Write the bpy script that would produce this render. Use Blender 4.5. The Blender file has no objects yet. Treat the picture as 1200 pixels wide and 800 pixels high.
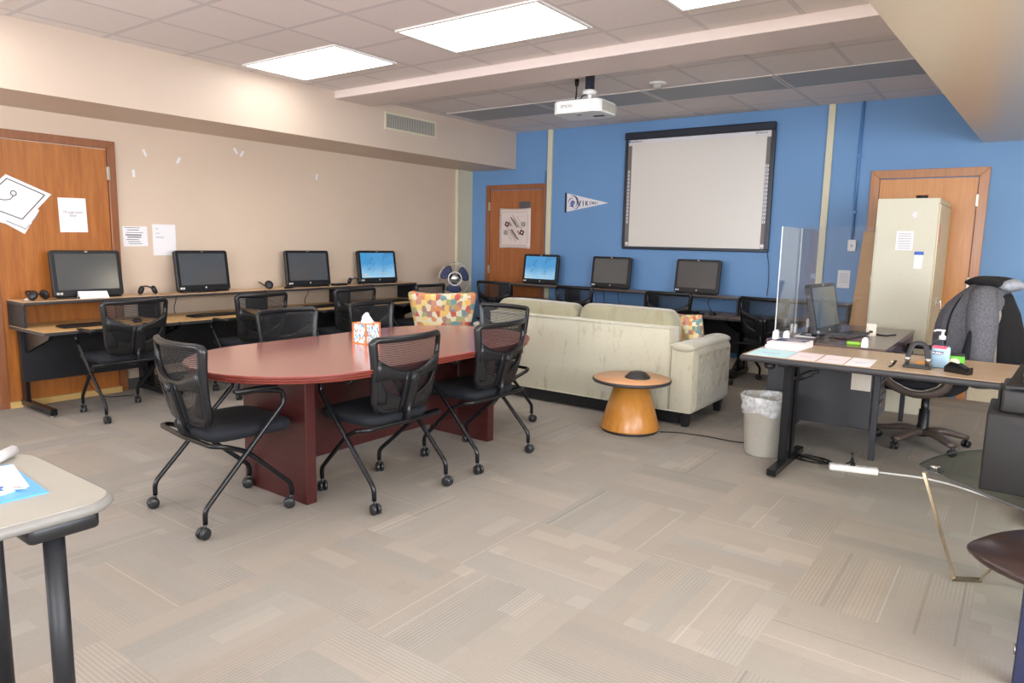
import bpy, bmesh, math, random
from mathutils import Vector, Matrix
random.seed(7)
PI = math.pi
R = math.radians
COL = bpy.context.scene.collection
sc = bpy.context.scene

# ------------------------------------------------------------------ materials
def s2l(c):
    return tuple(((v/255)/12.92 if v/255 <= .04045 else (((v/255)+.055)/1.055)**2.4) for v in c)
MATS = {}
class N:
    """tiny node helper"""
    def __init__(s, name):
        s.m = bpy.data.materials.new(name); s.m.use_nodes = True
        s.t = s.m.node_tree; s.t.nodes.clear()
        s.out = s.n('ShaderNodeOutputMaterial')
    def n(s, kind, **kw):
        x = s.t.nodes.new(kind)
        for k, v in kw.items():
            if k.startswith('i_'):
                x.inputs[k[2:].replace('_', ' ')].default_value = v
            else: setattr(x, k, v)
        return x
    def l(s, a, b): s.t.links.new(a, b)
    def math(s, op, a, b=None, c=None, clamp=False):
        x = s.n('ShaderNodeMath', operation=op); x.use_clamp = clamp
        for i, v in enumerate((a, b, c)):
            if v is None: continue
            if isinstance(v, (int, float)): x.inputs[i].default_value = v
            else: s.l(v, x.inputs[i])
        return x.outputs[0]
    def mix(s, f, a, b):
        x = s.n('ShaderNodeMix', data_type='RGBA')
        if isinstance(f, (int, float)): x.inputs[0].default_value = f
        else: s.l(f, x.inputs[0])
        for i, v in ((6, a), (7, b)):
            if isinstance(v, tuple): x.inputs[i].default_value = (*v[:3], 1)
            else: s.l(v, x.inputs[i])
        return x.outputs[2]
    def mul(s, col, f):
        x = s.n('ShaderNodeMix', data_type='RGBA', blend_type='MULTIPLY'); x.inputs[0].default_value = 1
        s.l(col, x.inputs[6]) if not isinstance(col, tuple) else setattr(x.inputs[6], 'default_value', (*col, 1))
        cc = s.n('ShaderNodeCombineColor')
        for i in range(3): s.l(f, cc.inputs[i])
        s.l(cc.outputs[0], x.inputs[7]); return x.outputs[2]
    def obj(s):
        tc = s.n('ShaderNodeTexCoord'); return tc.outputs['Object']
    def sep(s, v):
        x = s.n('ShaderNodeSeparateXYZ'); s.l(v, x.inputs[0]); return x.outputs
    def comb(s, *a):
        x = s.n('ShaderNodeCombineXYZ')
        for i, v in enumerate(a):
            if isinstance(v, (int, float)): x.inputs[i].default_value = v
            else: s.l(v, x.inputs[i])
        return x.outputs[0]
    def scale(s, v, k):
        x = s.n('ShaderNodeMapping'); s.l(v, x.inputs[0]); x.inputs['Scale'].default_value = k; return x.outputs[0]
    def noise(s, v, sc_, det=3, rough=.55):
        x = s.n('ShaderNodeTexNoise'); s.l(v, x.inputs['Vector']); x.inputs['Scale'].default_value = sc_
        x.inputs['Detail'].default_value = det; x.inputs['Roughness'].default_value = rough
        return x.outputs['Fac']
    def white(s, v):
        x = s.n('ShaderNodeTexWhiteNoise'); s.l(v, x.inputs['Vector']); return x.outputs['Value']
    def rng(s, v, a, b, c, d):
        x = s.n('ShaderNodeMapRange'); s.l(v, x.inputs[0])
        for i, k in enumerate((a, b, c, d)): x.inputs[i+1].default_value = k
        return x.outputs[0]
    def bsdf(s, col, rough=.5, metal=0., spec=.5, bump=None, bstr=.2, bdist=.002, **kw):
        p = s.n('ShaderNodeBsdfPrincipled')
        if isinstance(col, tuple): p.inputs['Base Color'].default_value = (*col, 1)
        else: s.l(col, p.inputs['Base Color'])
        if isinstance(rough, (int, float)): p.inputs['Roughness'].default_value = rough
        else: s.l(rough, p.inputs['Roughness'])
        p.inputs['Metallic'].default_value = metal
        p.inputs['Specular IOR Level'].default_value = spec
        for k, v in kw.items(): p.inputs[k.replace('_', ' ')].default_value = v
        if bump is not None:
            b = s.n('ShaderNodeBump'); s.l(bump, b.inputs['Height'])
            b.inputs['Strength'].default_value = bstr; b.inputs['Distance'].default_value = bdist
            s.l(b.outputs[0], p.inputs['Normal'])
        return p
    def done(s, shader):
        s.l(shader.outputs[0] if hasattr(shader, 'outputs') else shader, s.out.inputs[0]); MATS[s.m.name] = s.m; return s.m

def plain(name, rgb, rough=.5, metal=0., spec=.5, var=.06, vs=30, bstr=0., **kw):
    n = N(name); v = n.obj(); f = n.rng(n.noise(v, vs), 0.2, .8, 1-var, 1+var)
    c = n.mul(s2l(rgb), f)
    return n.done(n.bsdf(c, rough, metal, spec, bump=(n.noise(v, vs*6, 2) if bstr else None), bstr=bstr, **kw))

def wood(name, a, b, axis=2, rough=.4, sc_=6, spec=.5, coat=0.):
    n = N(name); v = n.obj(); k = [14, 14, 14]; k[axis] = .9
    g = n.noise(n.scale(v, tuple(k)), sc_/3, 5, .65)
    k2 = [40, 40, 40]; k2[axis] = 2
    g2 = n.noise(n.scale(v, tuple(k2)), sc_/2, 3)
    f = n.math('ADD', n.math('MULTIPLY', g, .7), n.math('MULTIPLY', g2, .3))
    c = n.mix(n.rng(f, .35, .65, 0, 1), s2l(a), s2l(b))
    p = n.bsdf(c, rough, spec=spec)
    p.inputs['Coat Weight'].default_value = coat; p.inputs['Coat Roughness'].default_value = .18
    return n.done(p)

def paint(name, rgb, rough=.6, var=.03, lump=.15, spec=.4):
    n = N(name); v = n.obj()
    f = n.rng(n.noise(v, 1.3, 4), .3, .7, 1-var, 1+var)
    h = n.noise(v, 60, 3)
    return n.done(n.bsdf(n.mul(s2l(rgb), f), rough, spec=spec, bump=h, bstr=lump, bdist=.004))

def emis(name, rgb, st):
    n = N(name); e = n.n('ShaderNodeEmission'); e.inputs[0].default_value = (*s2l(rgb), 1); e.inputs[1].default_value = st
    return n.done(e)

def clear(name, tint=(255, 255, 255), ior=1.49, rough=0.01):
    n = N(name); t = n.n('ShaderNodeBsdfTransparent'); t.inputs[0].default_value = (*s2l(tint), 1)
    g = n.n('ShaderNodeBsdfGlossy'); g.inputs['Roughness'].default_value = rough
    f = n.n('ShaderNodeFresnel'); ge = n.n('ShaderNodeNewGeometry')
    n.l(n.rng(ge.outputs['Backfacing'], 0, 1, ior, 1/ior), f.inputs[0])
    m = n.n('ShaderNodeMixShader'); n.l(f.outputs[0], m.inputs[0]); n.l(t.outputs[0], m.inputs[1]); n.l(g.outputs[0], m.inputs[2])
    return n.done(m)

paint('wall_tan', (218, 198, 176), .5, lump=.1)
paint('soffit_tan', (206, 188, 170), .45, lump=.1)
paint('soffit_cream', (214, 196, 168), .28, lump=.35, spec=.6)
paint('wall_blue', (108, 150, 196), .5, lump=.12)
paint('wall_plain', (206, 196, 184), .6)
paint('trim_cream', (214, 208, 180), .4)
paint('beam_paint', (226, 212, 204), .5)
paint('conduit_blue', (88, 136, 190), .4)
plain('baseboard_dark', (84, 84, 86), .5)
plain('baseboard_cream', (200, 190, 166), .5)
wood('door_orange', (156, 90, 36), (184, 116, 54), 2, .3, coat=.35)
wood('door_dark', (150, 88, 46), (174, 106, 58), 2, .38, coat=.1)
wood('door_light', (198, 130, 64), (214, 150, 82), 2, .35, coat=.1)
wood('casing_brown', (134, 82, 52), (154, 98, 62), 2, .35, coat=.2)
wood('casing_orange', (168, 110, 62), (188, 128, 76), 2, .35, coat=.2)
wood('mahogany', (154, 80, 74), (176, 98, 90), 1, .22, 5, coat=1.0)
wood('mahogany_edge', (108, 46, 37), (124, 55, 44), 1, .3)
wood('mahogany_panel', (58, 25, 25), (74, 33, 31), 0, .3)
wood('oak_top', (206, 170, 128), (220, 186, 146), 0, .4)
wood('oak_yellow', (206, 164, 108), (222, 182, 126), 0, .4)
wood('walnut_top', (140, 116, 104), (158, 134, 118), 0, .35)
wood('dark_walnut', (84, 66, 64), (104, 82, 76), 1, .25, coat=.2)
wood('brown_laminate', (168, 142, 112), (186, 158, 126), 0, .35)
wood('maple', (178, 116, 46), (196, 136, 62), 2, .32, coat=.2)
wood('maple_top', (198, 144, 100), (210, 158, 114), 0, .35)
wood('leaf_wood', (38, 25, 24), (56, 38, 35), 0, .3, coat=.3)
plain('sill_lit_yellow', (206, 172, 110), .4)  # sill colour also paints the lit strip showing under the left door
plain('black_plastic', (22, 23, 26), .38)
plain('black_gloss', (16, 17, 19), .16)
plain('black_metal', (26, 27, 30), .24, .35)
plain('desk_black', (20, 22, 27), .5)
plain('edge_dark', (52, 50, 52), .45)
plain('chair_plastic', (20, 21, 24), .34)
plain('seat_fabric', (17, 21, 29), .85, bstr=.3, vs=80)
plain('caster_grey', (34, 35, 37), .35)
plain('steel', (190, 188, 184), .25, .9)
plain('hinge_steel', (186, 178, 162), .35, .7)
plain('brass_chrome', (214, 196, 166), .18, .9)
plain('white_plastic', (236, 234, 230), .4)
plain('white_enamel', (232, 232, 228), .35)
plain('paper', (240, 238, 240), .7, var=.01)
plain('paper_cream', (222, 212, 196), .7, var=.02)
plain('paper_blue', (196, 232, 240), .7, var=.01)
plain('paper_pink', (246, 226, 228), .7, var=.01)
plain('cloth_cream', (222, 208, 200), .8, var=.03)
plain('ink_grey', (150, 148, 150), .7)
plain('ink_black', (28, 28, 34), .6)
plain('ink_red', (196, 132, 120), .7)
plain('ink_navy', (34, 46, 92), .6)
plain('ink_blue', (120, 140, 200), .6)
plain('felt_white', (228, 226, 230), .8)
plain('felt_navy', (24, 32, 66), .8)
plain('board_white', (220, 215, 206), .3, var=.01)
plain('board_top', (224, 222, 226), .3, var=.01)
plain('board_strip', (112, 106, 102), .4)
plain('board_frame', (28, 34, 48), .35)
plain('cabinet_cream', (210, 206, 184), .38, var=.02)
plain('cabinet_edge', (214, 198, 160), .38, var=.02)
plain('grey_steel', (112, 112, 122), .4)
plain('grey_steel_dark', (48, 48, 53), .45)
plain('grey_laminate', (166, 163, 153), .35, var=.02)
plain('grey_edge', (128, 126, 122), .4)
plain('bin_beige', (176, 172, 160), .45)
plain('plum_black', (23, 21, 20), .6)
plain('black_cloth', (20, 20, 23), .95, bstr=.3, vs=60)
plain('printer_grey', (42, 40, 40), .55)
plain('cardboard', (190, 150, 108), .8, var=.08, vs=8)
plain('clip_blue', (84, 170, 232), .35)
plain('label_blue', (40, 92, 190), .4)
plain('pink_strip', (226, 96, 124), .5)
plain('lime', (168, 230, 60), .4)
plain('green', (96, 190, 50), .4)
plain('orange_note', (236, 164, 90), .6)
plain('tuft_shade_taupe', (84, 76, 58), .7)  # button colour darkened to paint in the shade of the folds
plain('acrylic_edge', (198, 206, 204), .3)
plain('navy_leg', (34, 40, 70), .4)
plain('tan_trim', (96, 84, 76), .35, .3)
plain('mauve_lining', (150, 146, 140), .9)
plain('hood_lining', (158, 163, 172), .9, var=.2, vs=40)
plain('cord_black', (16, 16, 18), .5)
plain('cord_white', (226, 224, 218), .5)
plain('red_label', (220, 66, 90), .4)
plain('gel_blue', (204, 228, 242), .15)
plain('grommet', (206, 204, 200), .5)
emis('lamp_diffuser', (255, 252, 250), 4.6)
emis('lamp_warm', (255, 240, 214), 9.0)
clear('acrylic', (250, 252, 254), 1.5)
clear('table_glass', (240, 247, 243), 1.5)
clear('bottle_clear', (236, 244, 250), 1.35)
plain('unlit_lens', (164, 168, 172), .6, var=.03, vs=4)
plain('lens_frame', (206, 200, 198), .4)

def carpet():
    n = N('carpet'); x, y, z = n.sep(n.obj())
    T = .605
    px = n.math('DIVIDE', n.math('SUBTRACT', x, 3.985), T); py = n.math('DIVIDE', n.math('ADD', y, 4.37), T)
    ix = n.math('FLOOR', px); iy = n.math('FLOOR', py)
    par = n.math('ABSOLUTE', n.math('MODULO', n.math('ADD', ix, iy), 2))
    fx = n.math('FRACT', px); fy = n.math('FRACT', py)
    def sel(a, b):  # par ? b : a
        return n.math('ADD', a, n.math('MULTIPLY', par, n.math('SUBTRACT', b, a)))
    u = sel(fx, fy); v = sel(fy, fx)          # across / along the ribs
    tid = n.math('ADD', n.math('MULTIPLY', ix, 7.31), n.math('MULTIPLY', iy, 3.17))
    # large bars, of two widths
    b1 = n.white(n.comb(n.math('FLOOR', n.math('MULTIPLY', u, 7)), n.math('FLOOR', n.math('ADD', n.math('MULTIPLY', v, 2.3), n.math('MULTIPLY', n.math('FLOOR', n.math('MULTIPLY', u, 7)), .37))), tid))
    b2 = n.white(n.comb(n.math('FLOOR', n.math('MULTIPLY', u, 3)), 5.0, tid))
    shade = n.math('ADD', n.rng(b1, 0, 1, -.03, .03), n.rng(b2, 0, 1, -.05, .04))
    light = n.math('MULTIPLY', n.math('GREATER_THAN', b1, .92), .07)
    tone = n.rng(n.white(n.comb(tid, 1.0, 2.0)), 0, 1, -.03, .03)
    # fine ribs whose strength differs from bar to bar
    rib = n.math('SINE', n.math('MULTIPLY', u, 2*PI*40))
    amp = n.rng(n.white(n.comb(n.math('FLOOR', n.math('MULTIPLY', u, 4)), n.math('FLOOR', n.math('MULTIPLY', v, 1.6)), n.math('ADD', tid, 9.0))), .35, 1, .015, .10)
    ribs = n.math('MULTIPLY', rib, amp)
    # thin pale pinstripes, one slot in five
    s5 = n.math('MULTIPLY', u, 6); slot = n.math('FLOOR', s5)
    has = n.math('GREATER_THAN', n.white(n.comb(slot, n.math('FLOOR', n.math('MULTIPLY', v, 1.01)), n.math('ADD', tid, 4.0))), .84)
    off = n.rng(n.white(n.comb(slot, 3.0, tid)), 0, 1, .1, .9)
    near = n.math('LESS_THAN', n.math('ABSOLUTE', n.math('SUBTRACT', n.math('FRACT', s5), off)), .033)
    pin = n.math('MULTIPLY', n.math('MULTIPLY', has, near), .2)
    has2 = n.math('GREATER_THAN', n.white(n.comb(slot, 8.0, n.math('ADD', tid, 2.0))), .88)
    near2 = n.math('LESS_THAN', n.math('ABSOLUTE', n.math('SUBTRACT', n.math('FRACT', s5), n.math('SUBTRACT', 1.0, off))), .05)
    pin2 = n.math('MULTIPLY', n.math('MULTIPLY', has2, near2), -.16)
    fuzz = n.rng(n.noise(n.obj(), 420, 2, .7), .2, .8, -.13, .13)
    fuzz2 = n.rng(n.noise(n.obj(), 60, 3, .7), .25, .75, -.03, .03)
    f = n.math('ADD', n.math('ADD', n.math('ADD', n.math('ADD', shade, light), n.math('ADD', tone, ribs)), n.math('ADD', n.math('ADD', pin, pin2), n.math('ADD', fuzz, fuzz2))), 1.0)
    hue = n.mix(n.white(n.comb(slot, tid, 3.0)), s2l((156, 147, 137)), s2l((149, 144, 137)))
    c = n.mul(hue, f)
    return n.done(n.bsdf(c, .95, spec=.15, bump=n.noise(n.obj(), 350, 2), bstr=.35, bdist=.004))
carpet()

def ceiling_mat():
    n = N('ceiling_tile'); x, y, z = n.sep(n.obj()); T = .606
    px = n.math('DIVIDE', n.math('SUBTRACT', x, .93), T); py = n.math('DIVIDE', n.math('ADD', y, .36), T)
    def edge(f, w):
        fr = n.math('FRACT', f); return n.math('GREATER_THAN', n.math('ABSOLUTE', n.math('SUBTRACT', fr, .5)), .5-w)
    g = n.math('MAXIMUM', edge(px, .02), edge(py, .02))
    rim_shade = n.math('MULTIPLY', n.math('MAXIMUM', edge(px, .026), edge(py, .026)), n.math('SUBTRACT', 1.0, g))  # thin shadow line painted beside the grid bars
    hole = n.rng(n.noise(n.obj(), 120, 2, .8), .3, .5, .93, 1.0)
    tone = n.rng(n.white(n.comb(n.math('FLOOR', px), n.math('FLOOR', py), 0.0)), 0, 1, .97, 1.02)
    c = n.mul(n.mul(s2l((232, 224, 220)), hole), tone)
    c = n.mix(g, c, s2l((214, 208, 206))); c = n.mix(rim_shade, c, s2l((196, 189, 188)))
    return n.done(n.bsdf(c, .85, spec=.2))
ceiling_mat()

def mesh_fabric():
    n = N('mesh_fabric'); x, y, z = n.sep(n.obj())
    w = n.math('SINE', n.math('MULTIPLY', z, 2*PI/.0095)); w2 = n.math('SINE', n.math('MULTIPLY', x, 2*PI/.005))
    hole = n.math('MULTIPLY', n.math('GREATER_THAN', w, -.25), n.rng(w2, -1, 1, .5, .95))
    t = n.n('ShaderNodeBsdfTransparent'); p = n.bsdf(s2l((30, 31, 34)), .5)
    m = n.n('ShaderNodeMixShader'); n.l(hole, m.inputs[0]); n.l(p.outputs[0], m.inputs[1]); n.l(t.outputs[0], m.inputs[2])
    return n.done(m)
mesh_fabric()

def velvet(name='sofa_velvet', base=(188, 184, 164)):
    n = N(name); v = n.obj()
    f = n.rng(n.noise(v, 2.2, 5, .6), .3, .7, .93, 1.05)
    st = n.rng(n.noise(n.scale(v, (7, 7, 2.6)), 1.5, 5, .75), .55, .68, 0, .5)
    sp = n.rng(n.noise(v, 38, 3, .7), .58, .74, 0, .22)
    c = n.mix(n.math('ADD', st, sp), n.mul(s2l(base), f), s2l((128, 118, 90)))
    p = n.bsdf(c, .8, spec=.2, bump=n.noise(v, 90, 3), bstr=.15)
    p.inputs['Sheen Weight'].default_value = .5; return n.done(p)
velvet(); velvet('velvet_nap', (152, 147, 122))

def patchwork(name, sc_=9):
    n = N(name); v = n.n('ShaderNodeTexVoronoi'); n.l(n.scale(n.obj(), (sc_*1.15, sc_*1.15, sc_)), v.inputs['Vector'])
    v.inputs['Scale'].default_value = 1.7; v.inputs['Randomness'].default_value = .55
    r = n.n('ShaderNodeValToRGB'); r.color_ramp.interpolation = 'CONSTANT'
    cols = [(222, 182, 108), (184, 96, 84), (218, 204, 170), (206, 136, 96), (112, 146, 146), (200, 144, 124), (164, 162, 116), (226, 200, 130), (166, 128, 122), (216, 208, 182)]
    el = r.color_ramp.elements
    while len(el) < len(cols): el.new(.5)
    for i, c in enumerate(cols): el[i].position = i/len(cols); el[i].color = (*s2l(c), 1)
    n.l(n.sep(v.outputs['Color'])[0], r.inputs[0])
    return n.done(n.bsdf(r.outputs[0], .8, spec=.2))
patchwork('patchwork_fabric', 11); patchwork('pillow_fabric', 17)

def heather():
    n = N('heather_grey'); f = n.rng(n.noise(n.obj(), 160, 3, .8), .3, .7, 0, 1)
    return n.done(n.bsdf(n.mix(f, s2l((58, 58, 64)), s2l((128, 128, 134))), .95, spec=.1, bump=n.noise(n.obj(), 14, 3), bstr=.4, bdist=.02))
heather()

def screen_lit():
    n = N('screen_lit'); x, y, z = n.sep(n.obj())
    hill = n.noise(n.obj(), 5, 3); f = n.rng(n.math('ADD', n.math('MULTIPLY', z, 2.2), n.math('MULTIPLY', hill, .55)), .2, .8, 0, 1)
    c = n.mix(f, s2l((168, 206, 222)), s2l((66, 136, 186)))
    d = n.math('MULTIPLY', n.math('GREATER_THAN', n.noise(n.obj(), 7.5, 2), .58), .35)
    c = n.mix(d, c, s2l((52, 96, 130)))
    e = n.n('ShaderNodeEmission'); n.l(c, e.inputs[0]); e.inputs[1].default_value = .9
    g = n.n('ShaderNodeBsdfGlossy'); g.inputs['Roughness'].default_value = .05
    m = n.n('ShaderNodeMixShader'); m.inputs[0].default_value = .05; n.l(e.outputs[0], m.inputs[1]); n.l(g.outputs[0], m.inputs[2])
    return n.done(m)
screen_lit()
def screen_dark():
    n = N('screen_dark'); p = n.bsdf(s2l((76, 80, 82)), .14, spec=1.0); return n.done(p)
screen_dark()
def tissue_box_mat():
    n = N('tissue_print'); v = n.n('ShaderNodeTexVoronoi'); v.feature = 'F1'
    nz = n.n('ShaderNodeTexNoise'); n.l(n.obj(), nz.inputs['Vector']); nz.inputs['Scale'].default_value = 14
    n.l(n.scale(n.obj(), (26, 26, 13)), v.inputs['Vector'])
    r = n.n('ShaderNodeValToRGB'); r.color_ramp.interpolation = 'CONSTANT'; el = r.color_ramp.elements
    cols = [(236, 238, 236), (96, 178, 204), (236, 238, 236), (244, 150, 84), (190, 222, 230), (60, 140, 178)]
    while len(el) < len(cols): el.new(.5)
    for i, c in enumerate(cols): el[i].position = (0, .3, .42, .62, .74, .88)[i]; el[i].color = (*s2l(c), 1)
    n.l(n.sep(v.outputs['Color'])[0], r.inputs[0])
    return n.done(n.bsdf(r.outputs[0], .5))
tissue_box_mat(); plain('tissue_orange', (244, 130, 60), .5)
def linerbag():
    n = N('bag_film'); t = n.n('ShaderNodeBsdfTransparent'); p = n.bsdf(s2l((232, 234, 236)), .25, spec=.8, bump=n.noise(n.obj(), 30, 4), bstr=.8, bdist=.02)
    f = n.rng(n.noise(n.obj(), 22, 4, .7), .35, .65, .25, .8)
    m = n.n('ShaderNodeMixShader'); n.l(f, m.inputs[0]); n.l(t.outputs[0], m.inputs[1]); n.l(p.outputs[0], m.inputs[2]); return n.done(m)
linerbag()

# ------------------------------------------------------------------ mesh builder
class M:
    def __init__(s): s.v = []; s.f = []; s.sm = []; s.mi = []; s.T = Matrix.Identity(4)
    def add(s, vs, fs, smooth=False, mi=0, flip=False):
        o = len(s.v); s.v += [tuple(s.T @ Vector(p)) for p in vs]
        for f in fs:
            f = [i+o for i in f]
            s.f.append(f[::-1] if flip else f); s.sm.append(smooth); s.mi.append(mi)
        return s
    def box(s, x0, x1, y0, y1, z0, z1, mi=0, bev=0., rz=0., seg=1):
        bm = bmesh.new(); bmesh.ops.create_cube(bm, size=1)
        c = Vector(((x0+x1)/2, (y0+y1)/2, (z0+z1)/2)); d = (abs(x1-x0), abs(y1-y0), abs(z1-z0))
        for v in bm.verts: v.co = Vector((v.co.x*d[0], v.co.y*d[1], v.co.z*d[2]))
        if bev:
            bmesh.ops.bevel(bm, geom=bm.edges[:]+bm.verts[:], offset=min(bev, min(d)*.49), segments=seg, affect='EDGES', profile=.5)
        rot = Matrix.Rotation(rz, 3, 'Z')
        bm.verts.index_update()
        s.add([rot @ v.co + c for v in bm.verts], [[v.index for v in f.verts] for f in bm.faces], seg > 1, mi); bm.free(); return s
    def tube(s, pts, r, seg=10, mi=0, caps=True, closed=False, rad=0., flat=1.):
        P = [Vector(p) for p in pts]
        if rad: P = fillet(P, rad, closed)
        n = len(P); rings = []; up = None
        for i in range(n):
            if closed: t = (P[(i+1) % n]-P[i-1])
            else: t = P[min(i+1, n-1)]-P[max(i-1, 0)]
            t.normalize()
            if up is None:
                a = Vector((0, 0, 1)) if abs(t.z) < .9 else Vector((1, 0, 0)); up = (a-t*a.dot(t)).normalized()
            else:
                up = (up-t*up.dot(t)).normalized()
            sd = t.cross(up); rr = r(i/(n-1)) if callable(r) else r
            rings.append([P[i]+(up*math.cos(2*PI*k/seg)*flat+sd*math.sin(2*PI*k/seg))*rr for k in range(seg)])
        vs = [p for rg in rings for p in rg]; fs = []
        m = n if closed else n-1
        for i in range(m):
            j = (i+1) % n
            for k in range(seg): fs.append([i*seg+k, i*seg+(k+1) % seg, j*seg+(k+1) % seg, j*seg+k])
        if caps and not closed: fs += [list(range(seg))[::-1], [(n-1)*seg+k for k in range(seg)]]
        return s.add(vs, fs, True, mi, flip=True)
    def lathe(s, prof, c=(0, 0, 0), seg=32, mi=0, sx=1., sy=1., smooth=True):
        vs = []; fs = []
        for r, z in prof:
            for k in range(seg):
                a = 2*PI*k/seg; vs.append((c[0]+r*math.cos(a)*sx, c[1]+r*math.sin(a)*sy, c[2]+z))
        for i in range(len(prof)-1):
            for k in range(seg):
                fs.append([i*seg+k, i*seg+(k+1) % seg, (i+1)*seg+(k+1) % seg, (i+1)*seg+k])
        if prof[0][0] > 1e-5: fs.append(list(range(seg))[::-1])
        if prof[-1][0] > 1e-5: fs.append([(len(prof)-1)*seg+k for k in range(seg)])
        return s.add(vs, fs, smooth, mi)
    def prism(s, poly, z0, z1, mi=0, smooth=False):
        n = len(poly); vs = [(x, y, z0) for x, y in poly]+[(x, y, z1) for x, y in poly]
        fs = [list(range(n))[::-1], list(range(n, 2*n))]
        s.add(vs, fs, False, mi)
        return s.add(vs, [[i, (i+1) % n, n+(i+1) % n, n+i] for i in range(n)], smooth, mi)
    def vprism(s, poly, y0, y1, mi=0):
        """outline in x,z pushed out along y (y0 is the front, the smaller)"""
        n = len(poly); vs = [(x, y0, z) for x, z in poly]+[(x, y1, z) for x, z in poly]
        return s.add(vs, [list(range(n)), list(range(n, 2*n))[::-1]]+[[(i+1) % n, i, n+i, n+(i+1) % n] for i in range(n)], False, mi)
    def loft(s, rings, mi=0, caps=True, smooth=True):
        k = len(rings[0]); vs = [p for r in rings for p in r]; fs = []
        for i in range(len(rings)-1):
            for j in range(k): fs.append([i*k+j, i*k+(j+1) % k, (i+1)*k+(j+1) % k, (i+1)*k+j])
        if caps: fs += [list(range(k))[::-1], [(len(rings)-1)*k+j for j in range(k)]]
        return s.add(vs, fs, smooth, mi)
    def shell(s, xs, lo, hi, pos, th, ns=4, mi=0, smooth=True):
        """thick sheet between the curves lo(x) and hi(x); pos(x, s, depth) -> point"""
        n = len(xs); vs = []; fs = []
        for d in (0, th):
            for x in xs:
                a, b = lo(x), hi(x)
                for j in range(ns+1): vs.append(pos(x, a+(b-a)*j/ns, d))
        k = ns+1; o = n*k
        for i in range(n-1):
            for j in range(ns):
                a = i*k+j; fs += [[a, a+k, a+k+1, a+1], [o+a, o+a+1, o+a+k+1, o+a+k]]
        s.add(vs, fs, smooth, mi); e = []
        for i in range(n-1):
            a = i*k; e += [[a, o+a, o+a+k, a+k], [a+ns, a+k+ns, o+a+k+ns, o+a+ns]]
        for j in range(ns):
            e += [[j, j+1, o+j+1, o+j], [(n-1)*k+j, o+(n-1)*k+j, o+(n-1)*k+j+1, (n-1)*k+j+1]]
        return s.add(vs, e, False, mi)
    def build(s, name, mats, parent=None, bevel=0., sub=0, loc=None, rz=0.):
        me = bpy.data.meshes.new(name); me.from_pydata(s.v, [], s.f)
        me.polygons.foreach_set('use_smooth', s.sm); me.polygons.foreach_set('material_index', s.mi)
        for m in ([mats] if isinstance(mats, str) else mats): me.materials.append(MATS[m])
        me.update()
        if sub or any(s.sm):
            bm = bmesh.new(); bm.from_mesh(me); bmesh.ops.remove_doubles(bm, verts=bm.verts, dist=1e-6); bm.to_mesh(me); bm.free()
        o = bpy.data.objects.new(name, me); COL.objects.link(o)
        if parent: o.parent = parent
        if loc: o.location = loc
        if rz: o.rotation_euler.z = rz
        if bevel:
            b = o.modifiers.new('bevel', 'BEVEL'); b.width = bevel; b.segments = 2; b.limit_method = 'ANGLE'; b.angle_limit = R(40)
        if sub:
            b = o.modifiers.new('sub', 'SUBSURF'); b.levels = sub; b.render_levels = sub
        return o

def fillet(P, rad, closed=False, k=5):
    out = []; n = len(P)
    for i in range(n):
        if not closed and i in (0, n-1): out.append(P[i]); continue
        a, b, c = P[i-1], P[i], P[(i+1) % n]
        d = min(rad, (a-b).length*.48, (c-b).length*.48)
        p, q = b+(a-b).normalized()*d, b+(c-b).normalized()*d
        for j in range(k+1):
            t = j/k; out.append(p*(1-t)**2+b*2*t*(1-t)+q*t*t)
    return out
def rrect(w, h, r, k=6, cx=0, cy=0):
    pts = []
    for sx, sy, a0 in ((1, 1, 0), (-1, 1, 90), (-1, -1, 180), (1, -1, 270)):
        for j in range(k+1):
            a = R(a0+90*j/k); pts.append((cx+sx*(w/2-r)+r*math.cos(a), cy+sy*(h/2-r)+r*math.sin(a)))
    return pts

def thing(name, label, cat, loc=(0, 0, 0), rz=0., group=None):
    o = bpy.data.objects.new(name, None); COL.objects.link(o); o.empty_display_size = .1
    o.location = loc; o.rotation_euler.z = rz; return tag(o, label, cat, group)
def tag(o, label, cat, group=None, kind=None):
    o['label'] = label; o['category'] = cat
    if group: o['group'] = group
    if kind: o['kind'] = kind
    return o
def struct(o): o['kind'] = 'structure'; return o
def dup(root, loc, rz, label, group=None):
    def cp(o, par):
        c = o.copy(); COL.objects.link(c); c.parent = par
        for ch in o.children: cp(ch, c)
        return c
    r = cp(root, None); r.location = loc; r.rotation_euler.z = rz; r['label'] = label
    if group: r['group'] = group
    return r
def text(name, body, size, mat, parent, loc=(0, 0, 0), roll=0., sx=1., flat=False, align='CENTER', bold=0., rot=None):
    """lettering that stands in the x,z plane and reads from -y (or lies flat, reading from above)"""
    cu = bpy.data.curves.new(name, 'FONT'); cu.body = body; cu.size = size; cu.align_x = align; cu.align_y = 'CENTER'
    cu.extrude = .0004; cu.offset = bold; cu.resolution_u = 3
    tmp = bpy.data.objects.new('tmp', cu); COL.objects.link(tmp)
    dg = bpy.context.evaluated_depsgraph_get(); me = bpy.data.meshes.new_from_object(tmp.evaluated_get(dg))
    bpy.data.objects.remove(tmp)
    T = Matrix.Scale(sx, 4, (1, 0, 0))
    if not flat: T = Matrix.Rotation(PI/2, 4, 'X') @ Matrix.Rotation(roll, 4, 'Z') @ T
    else: T = Matrix.Rotation(roll, 4, 'Z') @ T
    if rot is not None: T = rot @ T
    me.transform(Matrix.Translation(loc) @ T); me.materials.clear(); me.materials.append(MATS[mat])
    o = bpy.data.objects.new(name, me); COL.objects.link(o); o.parent = parent; return o
LW = PI/2   # a thing made to face -y turned to face +x, for the left wall

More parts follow.
